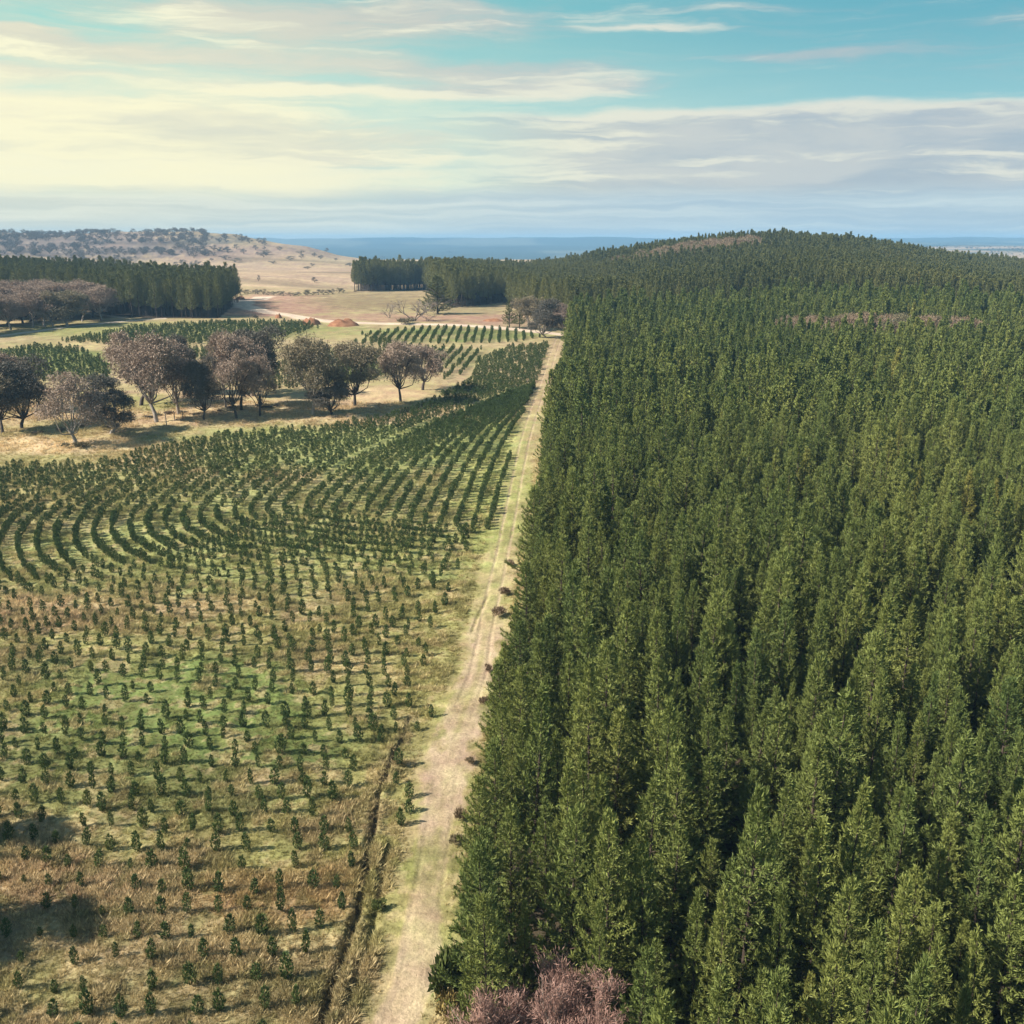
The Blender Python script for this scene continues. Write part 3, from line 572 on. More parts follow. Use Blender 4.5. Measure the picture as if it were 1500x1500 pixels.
# lower slope: saplings stand farther apart along the row
# the far patches beyond the gum belt
def patch(poly_px, dirv, rs, ts):
    pw = np.array([hit(*p) for p in poly_px]); c = pw.mean(0); dirv = np.array(dirv)/np.hypot(*dirv); nv = np.array((-dirv[1], dirv[0])); R_ = 130
    a, b = np.meshgrid(np.arange(-R_, R_, rs), np.arange(-R_, R_, ts)); q = c+a.ravel()[:, None]*nv+b.ravel()[:, None]*dirv+rng.normal(size=(a.size, 2))*.18
    zq = z_at(q[:, 0], q[:, 1]); uq, vq, dq = project(q[:, 0], q[:, 1], zq+2.2)
    return q[inside(q[:, 0], q[:, 1], [tuple(p) for p in pw]) & inside(uq, vq, poly_px) & (rng.random(len(q)) > .06)]
FARP = [patch(p, d_, 3.2, 2.0) for p, d_ in (
  ([(-20, 510), (60, 497), (120, 503), (160, 525), (165, 560), (90, 562), (-20, 548)], (.15, 1)), ([(75, 493), (200, 472), (330, 464), (445, 466), (478, 478), (430, 492), (330, 505), (180, 506), (95, 502)], (.05, 1)),
  ([(385, 540), (430, 512), (520, 502), (575, 502), (565, 555), (500, 562), (390, 575)], (.25, 1)), ([(520, 482), (640, 472), (745, 476), (815, 490), (760, 502), (640, 504), (540, 500)], (0, 1)),
  ([(470, 498), (560, 490), (640, 502), (720, 503), (700, 535), (650, 562), (640, 530), (560, 508)], (.1, 1)), ([(200, 505), (340, 500), (400, 496), (400, 530), (300, 528), (210, 522)], (.1, 1)))]
S2 = np.concatenate(FARP); S = np.concatenate([S1, S2]); zs = z_at(S[:, 0], S[:, 1]); u, v, d = project(S[:, 0], S[:, 1], zs+1.2)
hs = np.clip(1.0+.14*rng.normal(size=len(S)), .6, 1.4)*np.where(S[:, 1] > 150, .82, .85)*np.where(np.exp(-(((u-60)/170)**2+((v-1350)/110)**2)) > .4, .7, 1)*np.where(np.arange(len(S)) >= len(S1), 1.05, 1)
ws = hs*rng.uniform(.85, 1.25, len(S))*np.where(S[:, 1] > 150, 1.06, .84); idx = rng.integers(0, NS, len(S)); rt = rots(len(S), .05)
shown = (u > 3) & (u < 1500) & (v < 1498); pick = np.argsort(np.where(shown, d, 1e9))[:296]; isind = np.zeros(len(S), bool); isind[pick] = True
gul = np.array(GULLY)
for i in pick:
    x, y = S[i]; gx = np.interp(y, gul[::-1, 1], gul[::-1, 0])
    if x > gx and y < 100: lab, grp = 'small pine sapling on the grass strip between gully and dirt track', 'saplings between gully and track'
    elif v[i] > 1280 and u[i] < 190: lab, grp = 'short sapling half hidden in long pinkish tan grass near the dark tree shadows', 'saplings in the long tan grass'
    elif v[i] > 1280: lab, grp = 'small dark sapling in rough brown tussocks left of the erosion gully', 'saplings in the brown tussocks'
    elif u[i] < 300: lab, grp = 'dark green sapling on the darker grass of the lower field above tan grass', 'saplings of the lower field, far side from gully'
    else: lab, grp = 'dark green sapling with a long shadow in lower rows closest to gully head', 'saplings of the lower field, gully side'
    o = root_of('pine_sapling', x, y, rt[i, 2], (ws[i], ws[i], hs[i]), lab, 'sapling', grp, [('foliage', SAP[idx[i]][0], None), ('stem', SAP[idx[i]][1], None)], .03); o.rotation_euler = rt[i]
k = ~isind
scatter('sapling_rows', np.column_stack([S[k], zs[k]-.03]), rt[k], np.stack([ws, ws, hs], 1)[k], idx[k], sap_src, 'curving rows of young pine saplings across the field left of the track', 'saplings')

# ------------------------------------------------------------------ gum trees of the belt, each where it stands
NG = 7
GUM = [gum_meshes(400+i, 15, 12, (14, 12, 15, 13, 14, 14, 16)[i], (.24, .30, .16, .20, .22, .12, .24)[i], 130, (.9, .95, 1.3, .7, 1.0, 1.35, .8)[i]) for i in range(NG)]
def size_at(x, y, dv, wpx):
    z = z1(x, y); d = y*CP+(HC-z)*SP; return dv/F*d/math.cos(math.atan2(HC-z, y)), wpx/F*d
def gum(ub, vb, vt, wpx, var, leaf, bark, label, group=None, rz=None):
    x, y = hit(ub, vb); h, w = size_at(x, y, vb-vt, wpx*1.1); s = w/12.0
    return root_of('gum_tree', x, y, rng.random()*6.28 if rz is None else rz, (s, s, h/15.0), label, 'gum tree', group, [('crown', GUM[var][0], M[leaf]), ('trunk', GUM[var][1], M[bark])])
for a in [
 (31, 627, 531, 74, 2, 'gum_dark', 'dark_bark', 'dark round gum tree on a black trunk behind the grey brown edge tree'),
 (4, 634, 549, 66, 6, 'gum_olive', 'dark_bark', 'grey brown gum tree cut by the frame edge, in front of a dark one'),
 (12, 604, 519, 64, 4, 'gum_brown', 'dark_bark', 'brown gum crown rising behind the dark pair at the frame edge'),
 (112, 652, 550, 78, 3, 'gum_brown', 'pale_bark', 'brown gum tree with pale forked trunk standing forward on the dry bank'),
 (162, 635, 553, 66, 5, 'gum_dark', 'pale_bark', 'dark dense gum tree with olive top beside the forward brown one'),
 (206, 593, 490, 78, 0, 'gum_brown', 'dark_bark', 'tall brown gum on a thin dark trunk behind the pale trunked pair'),
 (230, 618, 495, 84, 6, 'gum_brown', 'pale_bark', 'biggest brown gum, on a thick pale leaning trunk at the belt\'s front'),
 (262, 607, 503, 64, 3, 'gum_brown', 'pale_bark', 'brown gum on twin pale trunks between the biggest brown and a low dark one'),
 (298, 615, 528, 42, 2, 'gum_dark', 'dark_bark', 'low dense dark gum in the belt\'s middle with foliage nearly to the ground'),
 (270, 578, 494, 42, 5, 'gum_dark', 'dark_bark', 'dark gum top showing behind the brown crowns of the belt\'s middle'),
 (331, 596, 489, 38, 1, 'gum_brown', 'pale_bark', 'narrow gum with a small dark tuft top, behind its wider neighbours'),
 (347, 613, 517, 52, 0, 'gum_brown', 'dark_bark', 'brown gum on a straight dark trunk right of the low dense dark one'),
 (353, 600, 495, 62, 4, 'gum_brown', 'dark_bark', 'tall purplish gum touching the great dark crown from the front'),
 (370, 580, 485, 76, 2, 'gum_dark', 'pale_bark', 'great dark gum crown, tallest of the belt, with a pale trunk'),
 (381, 609, 524, 46, 3, 'gum_brown', 'dark_bark', 'thin brown gum under the great dark crown, on a bent dark trunk'),
 (458, 608, 498, 70, 6, 'gum_olive', 'pale_bark', 'open olive brown gum on a slender pale trunk beside a small black green one'),
 (486, 606, 541, 56, 5, 'gum_dark', 'dark_bark', 'small round blackish gum at the front edge of the planted rows'),
 (520, 595, 506, 64, 4, 'gum_olive', 'dark_bark', 'upright olive brown gum behind the small round blackish one'),
 (587, 589, 504, 60, 6, 'gum_brown', 'dark_bark', 'rounded purplish brown gum on a forked dark trunk, first of the separate pair'),
 (619, 571, 508, 60, 4, 'gum_brown', 'dark_bark', 'spreading purplish brown gum, farther one of the separate pair')]: gum(*a)
# the grove at the far left
for k, (v0, nn, jj) in enumerate(((487, 10, 50), (476, 11, 48), (466, 11, 48))):
    for i in range(nn):
        ub = -40+i*(200-22*k)/nn+rng.normal()*5+8*k; vb = v0-.135*max(ub, -40)*(1-.25*k)+rng.normal()*1.5
        gum(ub, vb, vb-jj+rng.normal()*3, 44+rng.normal()*6, int(rng.integers(0, NG)), 'gum_brown' if rng.random() < .72 else 'gum_olive', 'dark_bark' if k else 'pale_bark',
            ('brown gum in the front of the grove at far left, above the pale path', 'brown gum in the middle of the grove at far left', 'brown gum at the back of the far left grove against dark pines')[k], ('front trees of the gum grove', 'middle trees of the gum grove', 'back trees of the gum grove')[k])
# two trees beyond the frame whose shadows fall on the tan grass
SUN_AZ = R(14.5); SUN_EL = R(38)
for (su, sv, hh, ww, lab) in ((45, 1362, 8.0, 6.5, 'leafy tree just outside the frame casting a dark shadow on tan grass'), (5, 1232, 9.0, 6.5, 'leafy tree outside the frame beside the lower field casting a small shadow')):
    x, y = hit(su, sv); L = .62*hh/math.tan(SUN_EL); x -= L*math.cos(SUN_AZ); y -= L*math.sin(SUN_AZ)
    root_of('gum_tree', x, y, 1.0, (ww/12, ww/12, hh/15), lab, 'gum tree', None, [('crown', GUM[5][0], M['gum_dark']), ('trunk', GUM[5][1], M['dark_bark'])])

# ------------------------------------------------------------------ single trees and bushes
def placed(name, ub, vb, vt, wpx, parts, h0, w0, label, cat, group=None, rz=0.0):
    x, y = hit(ub, vb); h, w = size_at(x, y, vb-vt, wpx); return root_of(name, x, y, rz, (w/w0, w/w0, h/h0), label, cat, group, parts)
B1 = bare_meshes(500, 9, 4, 4); B2 = bare_meshes(501, 9, 4, 3)
placed('bare_tree', 606, 470, 424, 72, [('trunk', B1[0], M['dead_wood'])], 9, 9, 'wide leafless grey brown tree on the bank above the pale road', 'bare tree')
placed('bare_tree', 570, 466, 437, 30, [('trunk', B2[0], M['dead_wood'])], 9, 9, 'small leafless shrub beside the wide leafless tree', 'bare tree')
placed('pine_tree', 641, 460, 404, 48, [('crown', PINES[3][0], M['pine_dark']), ('trunk', PINES[3][1], None)], 14, 4.6, 'broad dark pine standing forward of the mature wood beside the leafless tree', 'pine tree')
placed('pine_tree', 746, 480, 438, 22, [('crown', PINES[0][0], M['pine_dark']), ('trunk', PINES[0][1], None)], 14, 3.9, 'slim dark pine by the pale road, left of the round dark tree', 'pine tree')
placed('pine_tree', 761, 482, 443, 22, [('crown', PINES[2][0], M['pine_dark']), ('trunk', PINES[2][1], None)], 14, 3.6, 'dark pine between the slim roadside pine and an olive bushy tree', 'pine tree')
gum(775, 483, 436, 42, 1, 'gum_olive', 'pale_bark', 'olive bushy tree by the pale road behind a round dark tree')
gum(800, 495, 441, 44, 5, 'gum_dark', 'pale_bark', 'round dark tree with a thin pale trunk at the corner of track and road')
gum(822, 478, 445, 30, 3, 'gum_brown', 'pale_bark', 'brown bushy tree against the corner of the plantation')
PK = bare_meshes(510, 9.5, 5, 4, 48, .75)
x, y = PINK_AT; xs = np.array([PK[0].vertices[i].co[:] for i in range(0, len(PK[0].vertices), 5)]); hh = xs[:, 2].max(); ww = np.percentile(np.abs(xs[:, :2]), 97)*2
root_of('pink_tree', x, y, .4, (9.0/ww, 9.0/ww, 8.8/hh), 'reddish pink twiggy tree with white branches at the foot of the plantation', 'tree', None, [('crown', PK[1], M['pink']), ('trunk', PK[0], M['pale_bark'])])
BU = [bush_mesh('bush', 520+i) for i in range(4)]; GB = [bush_mesh('leafy_bush', 530+i, 1.0, .9, 420, (.14, .30), (.07, .14), 'green_bush', .3) for i in range(2)]
def bush(ub, vb, wpx, hpx, me, m, label, group=None):
    x, y = hit(ub, vb); h, w = size_at(x, y, hpx, wpx); o = link(bpy.data.objects.new('shrub', me)); o.location = (x, y, z1(x, y)); o.scale = (w/2.9*rng.uniform(.85, 1.2), w/2.9*rng.uniform(.85, 1.2), h/1.6); o.rotation_euler = (0, 0, rng.random()*6)
    o.material_slots[0].link = 'OBJECT'; o.material_slots[0].material = M[m]; return tag(o, label, 'shrub', group)
for a in [(730, 905, 26, 22, 'reddish brown shrub at the forest foot beside the rutted grassy track'), (740, 872, 22, 16, 'smaller brown shrub just beyond the reddish one at the forest foot'),
          (674, 1202, 28, 22, 'dark brown shrub on the track edge beside the palest bare sand'), (668, 1236, 26, 18, 'low reddish shrub just before the dark brown one on the track edge'),
          (716, 985, 22, 14, 'low rusty shrub at the forest foot beside the upper sand patch'), (708, 1030, 20, 12, 'flat rusty shrub at the forest foot below the upper sand patch'), (690, 1120, 20, 14, 'small brown shrub under the forest edge by the widest sand'),
          (748, 830, 20, 14, 'brown shrub at the forest foot where the track turns grassy'), (556, 1330, 26, 22, 'olive tussocky shrub between gully and track')]:
    bush(*a[:4], BU[int(rng.integers(0, 4))], 'scrub' if 'olive' not in a[4] else 'green_bush', a[4])
bush(655, 1478, 46, 46, GB[1], 'yellow_bush', 'yellowish bush at the corner of track and plantation foot')
bush(672, 1462, 90, 90, GB[0], 'green_bush', 'leafy yellow green bush against the closest edge pines')
bush(375, 467, 12, 7, BU[1], 'gum_dark', 'dark lone shrub on the bare soil beside the pale road bend')
bush(118, 656, 40, 12, BU[2], 'scrub', 'low brown shrub on the dry bank under the forward brown gum')
bush(596, 474, 40, 12, BU[0], 'scrub', 'brown undergrowth shrub at the foot of the wide leafless tree')
for k in range(16):
    ub = rng.uniform(20, 470); vb = np.interp(ub, [0, 150, 230, 330, 470], [632, 628, 606, 598, 590])+rng.normal()*6
    bush(ub, vb, rng.uniform(10, 22), rng.uniform(4, 7), BU[k % 4], 'scrub' if k % 3 else 'gum_dark', 'low brown shrub on the dry ground among the gum trunks', 'low shrubs under the gum belt')
def heap_mesh(seed):
    r = np.random.default_rng(seed); n, mm = 26, 12; a = np.linspace(0, 2*math.pi, n, endpoint=False); q = np.linspace(0, 1, mm)
    A, Q = np.meshgrid(a, q); X = np.cos(A)*Q; Y = np.sin(A)*Q*.7; Z = np.maximum((1-Q**3), 0)*.85*(.35+1.25*fbm(X*2.6+seed*3.1, Y*2.6+9, 1, 3))+.30*(fbm(X*6+seed, Y*6, 2)-.5)*(1-Q)-.10*Q; X = X*(1+.5*(fbm(A/1.2+seed, A*0, 3)-.5))
    idx = np.arange(mm*n).reshape(mm, n); j = (np.arange(n)+1) % n; qf = np.stack([idx[:-1], idx[:-1][:, j], idx[1:][:, j], idx[1:]], -1).reshape(-1, 4)
    return mesh_np('soil_heap', np.stack([X.ravel(), Y.ravel(), Z.ravel()], 1), [qf], [M['red_soil']], True)
for i, (ub, vb, wpx, hpx, lab) in enumerate([(455, 475, 32, 11, 'small orange red soil heap at the field corner by the pale road'), (502, 477, 48, 11, 'wider orange red soil heap beside the smaller one along the field'),
        (408, 466, 12, 7, 'little reddish soil mound on the bare ground near the road bend'), (722, 470, 34, 4, 'low reddish soil mound on the slope below the mature pine wood'), (352, 438, 14, 5, 'pale red earth mound where the road climbs beside the left pine block')]):
    x, y = hit(ub, vb); h, w = size_at(x, y, hpx, wpx); o = link(bpy.data.objects.new('soil_heap', heap_mesh(20+i))); o.location = (x, y, z1(x, y)); o.scale = (w/2, w/2, h); tag(o, lab, 'soil heap')
for i, (ub, vb) in enumerate(((244, 623), (256, 617), (268, 616))):
    x, y = hit(ub, vb); g = Geo(); g.tube([(0, 0, -.3), (.05*i-.05, .02, 1.2), (.08*i-.1, .02, 2.9-.3*i)], [.13, .12, .09], 6); g.kites(np.zeros((1, 3))+np.array([0, 0, 2.4-.3*i]), np.array([[.3, 0, 1.]]), .4, .1)
    o = link(bpy.data.objects.new('wooden_post', g.build('wooden_post', [M['dead_wood']], True))); o.location = (x, y, z1(x, y)); tag(o, 'thin pale wooden post standing in front of the biggest brown gum', 'post', 'thin pale posts by the gum belt')

# ------------------------------------------------------------------ scrub, far trees and grass
rng = np.random.default_rng(77)
ST = [gum_meshes(470+i, 9, 9, 8, .10, 55, 1.0) for i in range(3)]; scrub_src = src_col('scrub_source', [join_meshes('scrub_tree_%d' % i, [(a, M['scrub']), (b, M['pale_bark'])]) for i, (a, b) in enumerate(ST)])
def near_poly(pts, half, n, zc=0):
    pts = np.array(pts); t = rng.random(n)*(len(pts)-1); i = t.astype(int); f = t-i; return pts[i]*(1-f)[:, None]+pts[i+1]*f[:, None]+rng.normal(size=(n, 2))*half
q = near_poly([(a, 345) for a in GAPW[:, 0]], (3.5, 5.0), 130); zz = z_at(q[:, 0], q[:, 1]); s = rng.uniform(.95, 1.32, len(q))
scatter('brown_scrub', np.column_stack([q, zz]), rots(len(q)), np.stack([s*.9, s*.9, s], 1), rng.integers(0, 3, len(q)), scrub_src, 'strip of brown leafless scrub in a clearing of the plantation', 'scrub')
q = near_poly(TOPW, (7, 20), 420); q = q[(q[:, 1] > 625) & (q[:, 1] < 735)]; zz = z_at(q[:, 0], q[:, 1]); s = rng.uniform(1.1, 1.75, len(q))
scatter('brown_scrub', np.column_stack([q, zz]), rots(len(q)), np.stack([s, s, s], 1), rng.integers(0, 3, len(q)), scrub_src, 'patch of brown scrub on the shoulder of the forested hill', 'scrub')
FT = [gum_meshes(450+i, 9, 10, 7, .12, 40, 1.0) for i in range(3)]
far_src = src_col('far_tree_source', [join_meshes('far_tree_%d' % i, [(a, M['far_scrub']), (b, M['dark_bark'])]) for i, (a, b) in enumerate(FT)])
q = []
for _ in range(9000):
    yy = rng.uniform(1280, 2060); aa = rng.uniform(-.66, -.12); xx = aa*yy
    dens = (.9*(aa < -.30)+.35*(aa < -.24)+.06)*(fbm(np.array([xx/120]), np.array([yy/90]), 2)[0] > (.42 if aa < -.3 else .56)); dens *= .16+.42*(yy > 1500)
    if rng.random() < dens*.5: q.append((xx, yy))
for _ in range(1500):
    aa = rng.uniform(.38, .62); yy = rng.uniform(2200, 5200); xx = aa*yy
    if fbm(np.array([xx/260]), np.array([yy/160]), 3)[0] > .55: q.append((xx, yy))
q = np.array(q); s = rng.uniform(.4, .95, len(q)); scatter('far_woodland', np.column_stack([q, z_at(q[:, 0], q[:, 1])-.2]), rots(len(q)), np.stack([s*1.2, s*1.2, s], 1), rng.integers(0, 3, len(q)), far_src, 'grey scattered woodland covering the distant hillside and plain', 'woodland')
def far_tree(ub, vb, wpx, hpx, label, group):
    x, y = hit(ub, vb); h, w = size_at(x, y, hpx, wpx); i = int(rng.integers(0, 3))
    root_of('paddock_tree', x, y, rng.random()*6, (w/10, w/10, h/9), label, 'tree', group, [('crown', FT[i][0], M['gum_dark'] if rng.random() < .6 else M['gum_olive']), ('trunk', FT[i][1], M['dark_bark'])])
for k in range(30):
    ub = rng.uniform(10, 330); x = (ub-750)/F; yy = rng.uniform(1960, 2040); a = x*1.035
    root_of('paddock_tree', a*yy, yy, rng.random()*6, (rng.uniform(.7, 1.3),)*2+(rng.uniform(.5, .9),), 'small tree on the skyline of the distant grey hill', 'tree', 'skyline trees on the distant hill', [('crown', FT[k % 3][0], M['gum_dark']), ('trunk', FT[k % 3][1], M['dark_bark'])])
for ub, vb, w, h in ((379, 412, 5, 9), (461, 414, 10, 8), (450, 394, 12, 4), (512, 390, 14, 5), (525, 393, 14, 5), (400, 386, 12, 4), (330, 380, 16, 6), (345, 384, 18, 6), (410, 367, 10, 6), (440, 372, 12, 5), (285, 378, 8, 7), (310, 382, 7, 4), (265, 384, 5, 4), (390, 372, 14, 6), (425, 381, 14, 6), (560, 379, 12, 4), (660, 376, 14, 3), (600, 381, 8, 3)):
    far_tree(ub, vb, w, h, 'small dark lone tree on the golden brown paddocks of the distance', 'lone trees on the distant paddocks')
for k in range(26):
    ub = 322+k*7.2+rng.normal()*2; vb = np.interp(ub, [320, 360, 430, 480, 520], [437, 430, 434, 431, 427]); far_tree(ub, vb, 10, rng.uniform(5, 9), 'low dark tree in the thin line along the edge of golden paddock', 'thin tree line below the golden paddock')
TU = [tuft_mesh(600+i, 26, (.42, .55, .36, .62)[i], (.24, .3, .34, .22)[i]) for i in range(4)]; tuft_src = src_col('tuft_source', TU)
n = 420000; yy = 42+(rng.random(n)**1.3)*215; xx = -(.60*yy+36)+rng.random(n)*((.60*yy+36)+edge_x(yy)+.5)
dtr = poly_dist(xx, yy, TRACK); sand = sand_amt(xx, yy, dtr, 2.5); clump = fbm(xx/4, yy/4, 2)
zz = z_at(xx, yy); c = ground_col(xx, yy, zz); tanness = np.clip((c[:, 0]/(c[:, 1]+1e-6)-.8)/.5, 0, 1)
prob = (.62+.38*sm(.40, .62, clump))*(.62+.38*tanness)*np.where(dtr < 2.6, (1-np.clip(sand*1.4, 0, 1))*.35*(dtr > 1.2), 1)*(1-.6*sm(110, 240, yy))
kp = rng.random(n) < prob*.95; xx, yy, zz, c, tanness = xx[kp], yy[kp], zz[kp], c[kp], tanness[kp]; n = len(xx)
tint = c*(1.1+.5*rng.random((n, 1)))+np.array((.04, .033, .012))*rng.random((n, 1)); s = (.34+.72*rng.random(n)**1.7)*(.5+.55*tanness)*np.where(yy > 120, 1.2, 1)*(.7+.6*sm(.4, .62, clump[kp]))
s *= np.where((dtr[kp] < 3.2), .5, 1)
scatter('grass', np.column_stack([xx, yy, zz-.02]), rots(n, .12), np.stack([s*1.15, s*1.15, s], 1), rng.integers(0, 4, n), tuft_src, 'dry tussock grass over the planted field and track verges', 'grass', tint)

# ------------------------------------------------------------------ air
hz = bpy.data.objects.new('haze', None)
hx = float(np.abs(Xg).max())+50; x0, x1, y0, y1, zb, zt = -hx, hx, -75, float(ys[-1])+60, float(Zg.min())-1.5, float(Zg.max())+14
print('terrain', Zg.min(), Zg.max(), Zg[(Yg < 1000)].max(), Zg[(Yg > 1000) & (Yg < 3000)].max(), hx)
vv = [(x, y, z) for z in (zb, zt) for x, y in ((x0, y0), (x1, y0), (x1, y1), (x0, y1))]
me = mesh_np('haze', vv, [np.array([(0, 3, 2, 1), (4, 5, 6, 7), (0, 1, 5, 4), (1, 2, 6, 5), (2, 3, 7, 6), (3, 0, 4, 7)])])
hm = bpy.data.materials.new('haze'); hm.use_nodes = True; nt = NT(hm.node_tree); nt.n.remove(nt.n['Principled BSDF']); pv = nt.new('ShaderNodeVolumePrincipled')
pv.inputs['Color'].default_value = (.36, .66, .98, 1); pv.inputs['Density'].default_value = 1.35e-4; pv.inputs['Anisotropy'].default_value = .0
nt.l.new(pv.outputs[0], nt.n['Material Output'].inputs['Volume']); me.materials.append(hm)
haze = tag(link(bpy.data.objects.new('haze', me)), 'thin blue air haze over the whole country', 'haze', kind='stuff')

# ------------------------------------------------------------------ sky and sun
wld = bpy.data.worlds.new('World'); sc.world = wld; wld.use_nodes = True; nt = NT(wld.node_tree); bg = nt.n['Background']
sky = nt.new('ShaderNodeTexSky', sky_type='NISHITA'); sky.sun_disc = False
sdir = Vector((-math.cos(SUN_AZ)*math.cos(SUN_EL), -math.sin(SUN_AZ)*math.cos(SUN_EL), math.sin(SUN_EL)))
sky.sun_elevation = SUN_EL; sky.sun_rotation = math.atan2(sdir.x, sdir.y); sky.air_density = 1.0; sky.dust_density = 1.0; sky.altitude = 900
tc = nt.new('ShaderNodeTexCoord'); sp = nt.new('ShaderNodeSeparateXYZ'); nt.l.new(tc.outputs['Generated'], sp.inputs[0]); X, Y, Z = sp.outputs
el = nt.m('MULTIPLY', nt.m('ARCSINE', Z), 57.2958); az = nt.m('MULTIPLY', nt.m('ARCTAN2', X, Y), 57.2958)
def srgb(r, g, b, k=1/.07/2**.88):
    f = lambda c: ((c/255+.055)/1.055)**2.4 if c > 10 else c/255/12.92
    return (f(r)*k, f(g)*k, f(b)*k)
def vec(x, y, z=0.0):
    c = nt.new('ShaderNodeCombineXYZ'); nt.put(c.inputs[0], x); nt.put(c.inputs[1], y); nt.put(c.inputs[2], z); return c.outputs[0]
def gauss(cx, cy, rx, ry):
    a = nt.m('DIVIDE', nt.m('SUBTRACT', az, cx), rx); b = nt.m('DIVIDE', nt.m('SUBTRACT', el, cy), ry)
    return nt.m('EXPONENT', nt.m('MULTIPLY', nt.m('ADD', nt.m('MULTIPLY', a, a), nt.m('MULTIPLY', b, b)), -1.0))
left = nt.m('SUBTRACT', 1.0, nt.ss(-30, 14, az))
w1 = nt.noise(vec(nt.m('MULTIPLY', az, .07), nt.m('MULTIPLY', el, .22)), 1.0, 4, .55); w2 = nt.noise(vec(nt.m('MULTIPLY', az, .16), nt.m('MULTIPLY', el, .8), 5.0), 1.0, 4, .6)
AZ0, EL0 = az, el
az = nt.m('ADD', az, nt.m('MULTIPLY', nt.m('SUBTRACT', w1, .5), 9.0)); el = nt.m('ADD', nt.m('ADD', el, nt.m('MULTIPLY', nt.m('SUBTRACT', w1, .5), 1.5)), nt.m('MULTIPLY', nt.m('SUBTRACT', w2, .5), .9))
n_big = nt.noise(vec(nt.m('MULTIPLY', AZ0, .06), nt.m('MULTIPLY', el, .42), 3.7), 1.0, 6, .58, .3)
n_fine = nt.noise(vec(nt.m('MULTIPLY', AZ0, .10), nt.m('MULTIPLY', el, 1.15), 8.1), 1.0, 6, .6, .4)
n_str = nt.noise(vec(nt.m('MULTIPLY', AZ0, .06), nt.m('MULTIPLY', el, 1.7), 1.9), 1.0, 5, .6)
def total(lst):
    t = None
    for cx, cy_k, rx, ry, amp in lst:
        g_ = nt.m('MULTIPLY', gauss(cx, cy_k, rx, ry), amp); t = g_ if t is None else nt.m('ADD', t, g_)
    return t
hr = nt.ss(-28, 24, AZ0)
warmg = nt.m('MULTIPLY', gauss(-29, 4.4, 25, 4.2), 1.1)
clear = nt.mix(nt.ss(4, 12.5, EL0), nt.mix(hr, srgb(216, 240, 222), srgb(158, 208, 214)), nt.mix(hr, srgb(150, 214, 208), srgb(104, 176, 194)))
dens = total([(-8, 11.0, 10, 1.0, .75), (-20, 8.9, 10, .55, .6), (-2, 8.6, 9, .6, .75), (-26, 9.3, 5, .6, .7), (-26, 7.9, 5, .35, .7), (-6, 7.5, 11, .35, .95), (2, 7.9, 5, .3, .6), (-22, 5.5, 9, .8, .9), (-12, 5.2, 16, 1.3, .8), (17, 9.1, 7, .35, .6),
  (7, 10.6, 4, .16, .5), (13, 11.3, 6, .14, .45), (27, 10.2, 4, .7, .5), (25, 8.0, 6, .3, .35), (-26, 11.6, 4, .5, .6), (-27, 3.6, 20, 1.2, .8)])
be = nt.m('SUBTRACT', el, 6.75); bank = nt.m('MULTIPLY', nt.m('SUBTRACT', 1.0, nt.ss(-.35, .15, be)), nt.ss(-9, 5, AZ0))
cloud = nt.m('MAXIMUM', nt.ss(.10, 1.15, nt.m('ADD', nt.m('MULTIPLY_ADD', left, .40, dens), nt.m('MULTIPLY', nt.m('SUBTRACT', nt.m('ADD', nt.m('MULTIPLY', n_big, .6), nt.m('MULTIPLY', n_fine, .4)), .47), 3.6))), bank)
rim = nt.m('MULTIPLY', nt.ss(-1.0, -.25, be), nt.ss(-12, 4, AZ0)); rim = nt.m('MULTIPLY', rim, nt.m('SUBTRACT', 1.0, nt.ss(.3, .9, be)))
bright = nt.m('ADD', total([(-6, 7.4, 12, .4, .9), (-10, 6.4, 7, .35, .6), (-27, 3.5, 24, .8, 1.2), (-26, 7.9, 6, .4, .6), (7, 10.6, 6, .4, .5), (13, 11.3, 8, .4, .5), (2, 4.2, 9, .9, .45), (-26, 9.2, 6, .5, .4)]), nt.m('MULTIPLY', rim, .85))
bright = nt.ss(.25, .9, nt.m('ADD', bright, nt.m('MULTIPLY', nt.m('SUBTRACT', n_fine, .45), 3.8)))
lit = nt.mix(left, srgb(228, 228, 216), srgb(255, 250, 216)); shade = nt.mix(left, srgb(174, 188, 199), srgb(220, 220, 202))
shade = nt.mix(nt.ss(.40, .62, n_big), shade, nt.mix(left, srgb(200, 205, 206), srgb(240, 234, 208)))
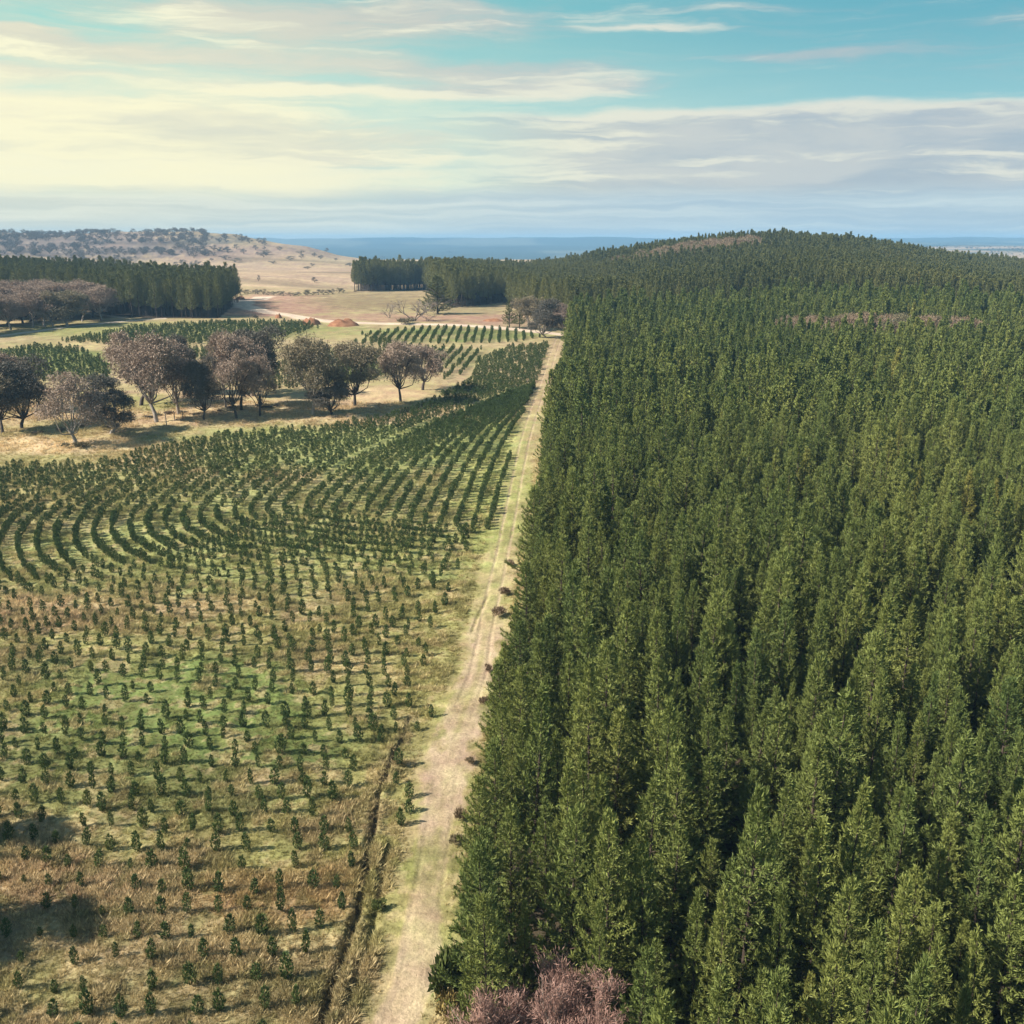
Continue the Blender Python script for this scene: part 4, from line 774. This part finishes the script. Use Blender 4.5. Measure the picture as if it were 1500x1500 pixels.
shade = nt.mix(nt.m('MULTIPLY', nt.ss(7, 10, EL0), .45), shade, nt.mix(hr, srgb(214, 208, 192), srgb(150, 172, 184)))
skyc = nt.mix(nt.m('MULTIPLY', cloud, .93), clear, nt.mix(bright, shade, lit))
skyc = nt.mix(nt.m('MULTIPLY', warmg, nt.m('MULTIPLY_ADD', n_fine, 2.6, -.45), clamp=True), skyc, srgb(255, 250, 212))
low = nt.m('SUBTRACT', 1.0, nt.ss(1.9, 3.0, nt.m('ADD', EL0, nt.m('MULTIPLY', nt.m('SUBTRACT', w1, .5), 1.6))))
lowc = nt.mix(nt.ss(.34, .70, n_str), nt.mix(left, srgb(176, 200, 214), srgb(214, 220, 206)), nt.mix(left, srgb(206, 223, 226), srgb(240, 240, 218)))
skyc = nt.mix(nt.m('MULTIPLY', low, .92), skyc, lowc); el = EL0; az = AZ0
fin = nt.mix(nt.m('SUBTRACT', 1.0, nt.m('MULTIPLY', nt.ss(14, 32, el), .8)), sky.outputs[0], skyc)
nt.l.new(fin, bg.inputs[0]); bg.inputs[1].default_value = .07
sun = bpy.data.lights.new('sun', 'SUN'); sun.energy = 5.0; sun.angle = R(.53); sun.color = (1, .93, .82); so = link(bpy.data.objects.new('sun', sun)); so.rotation_euler = sdir.to_track_quat('Z', 'Y').to_euler(); so.location = sdir*200+Vector((0, 100, 0))

# ------------------------------------------------------------------ camera and render
cam = bpy.data.cameras.new('camera'); cam.sensor_width = 36; cam.lens = 36*F/1500; cam.clip_end = 40000; cam.clip_start = .5
co = link(bpy.data.objects.new('camera', cam)); co.location = (0, 0, HC); co.rotation_euler = (math.pi/2-P, 0, 0); sc.camera = co
vs = sc.view_settings; vs.view_transform = 'Standard'; vs.look = 'None'; vs.exposure = 0.88; vs.gamma = 1.0
cy_ = sc.cycles; cy_.max_bounces = 4; cy_.diffuse_bounces = 1; cy_.glossy_bounces = 1; cy_.transmission_bounces = 2; cy_.volume_bounces = 0; cy_.transparent_max_bounces = 4; cy_.use_denoising = True
cy_.caustics_reflective = False; cy_.caustics_refractive = False; cy_.sample_clamp_indirect = 3
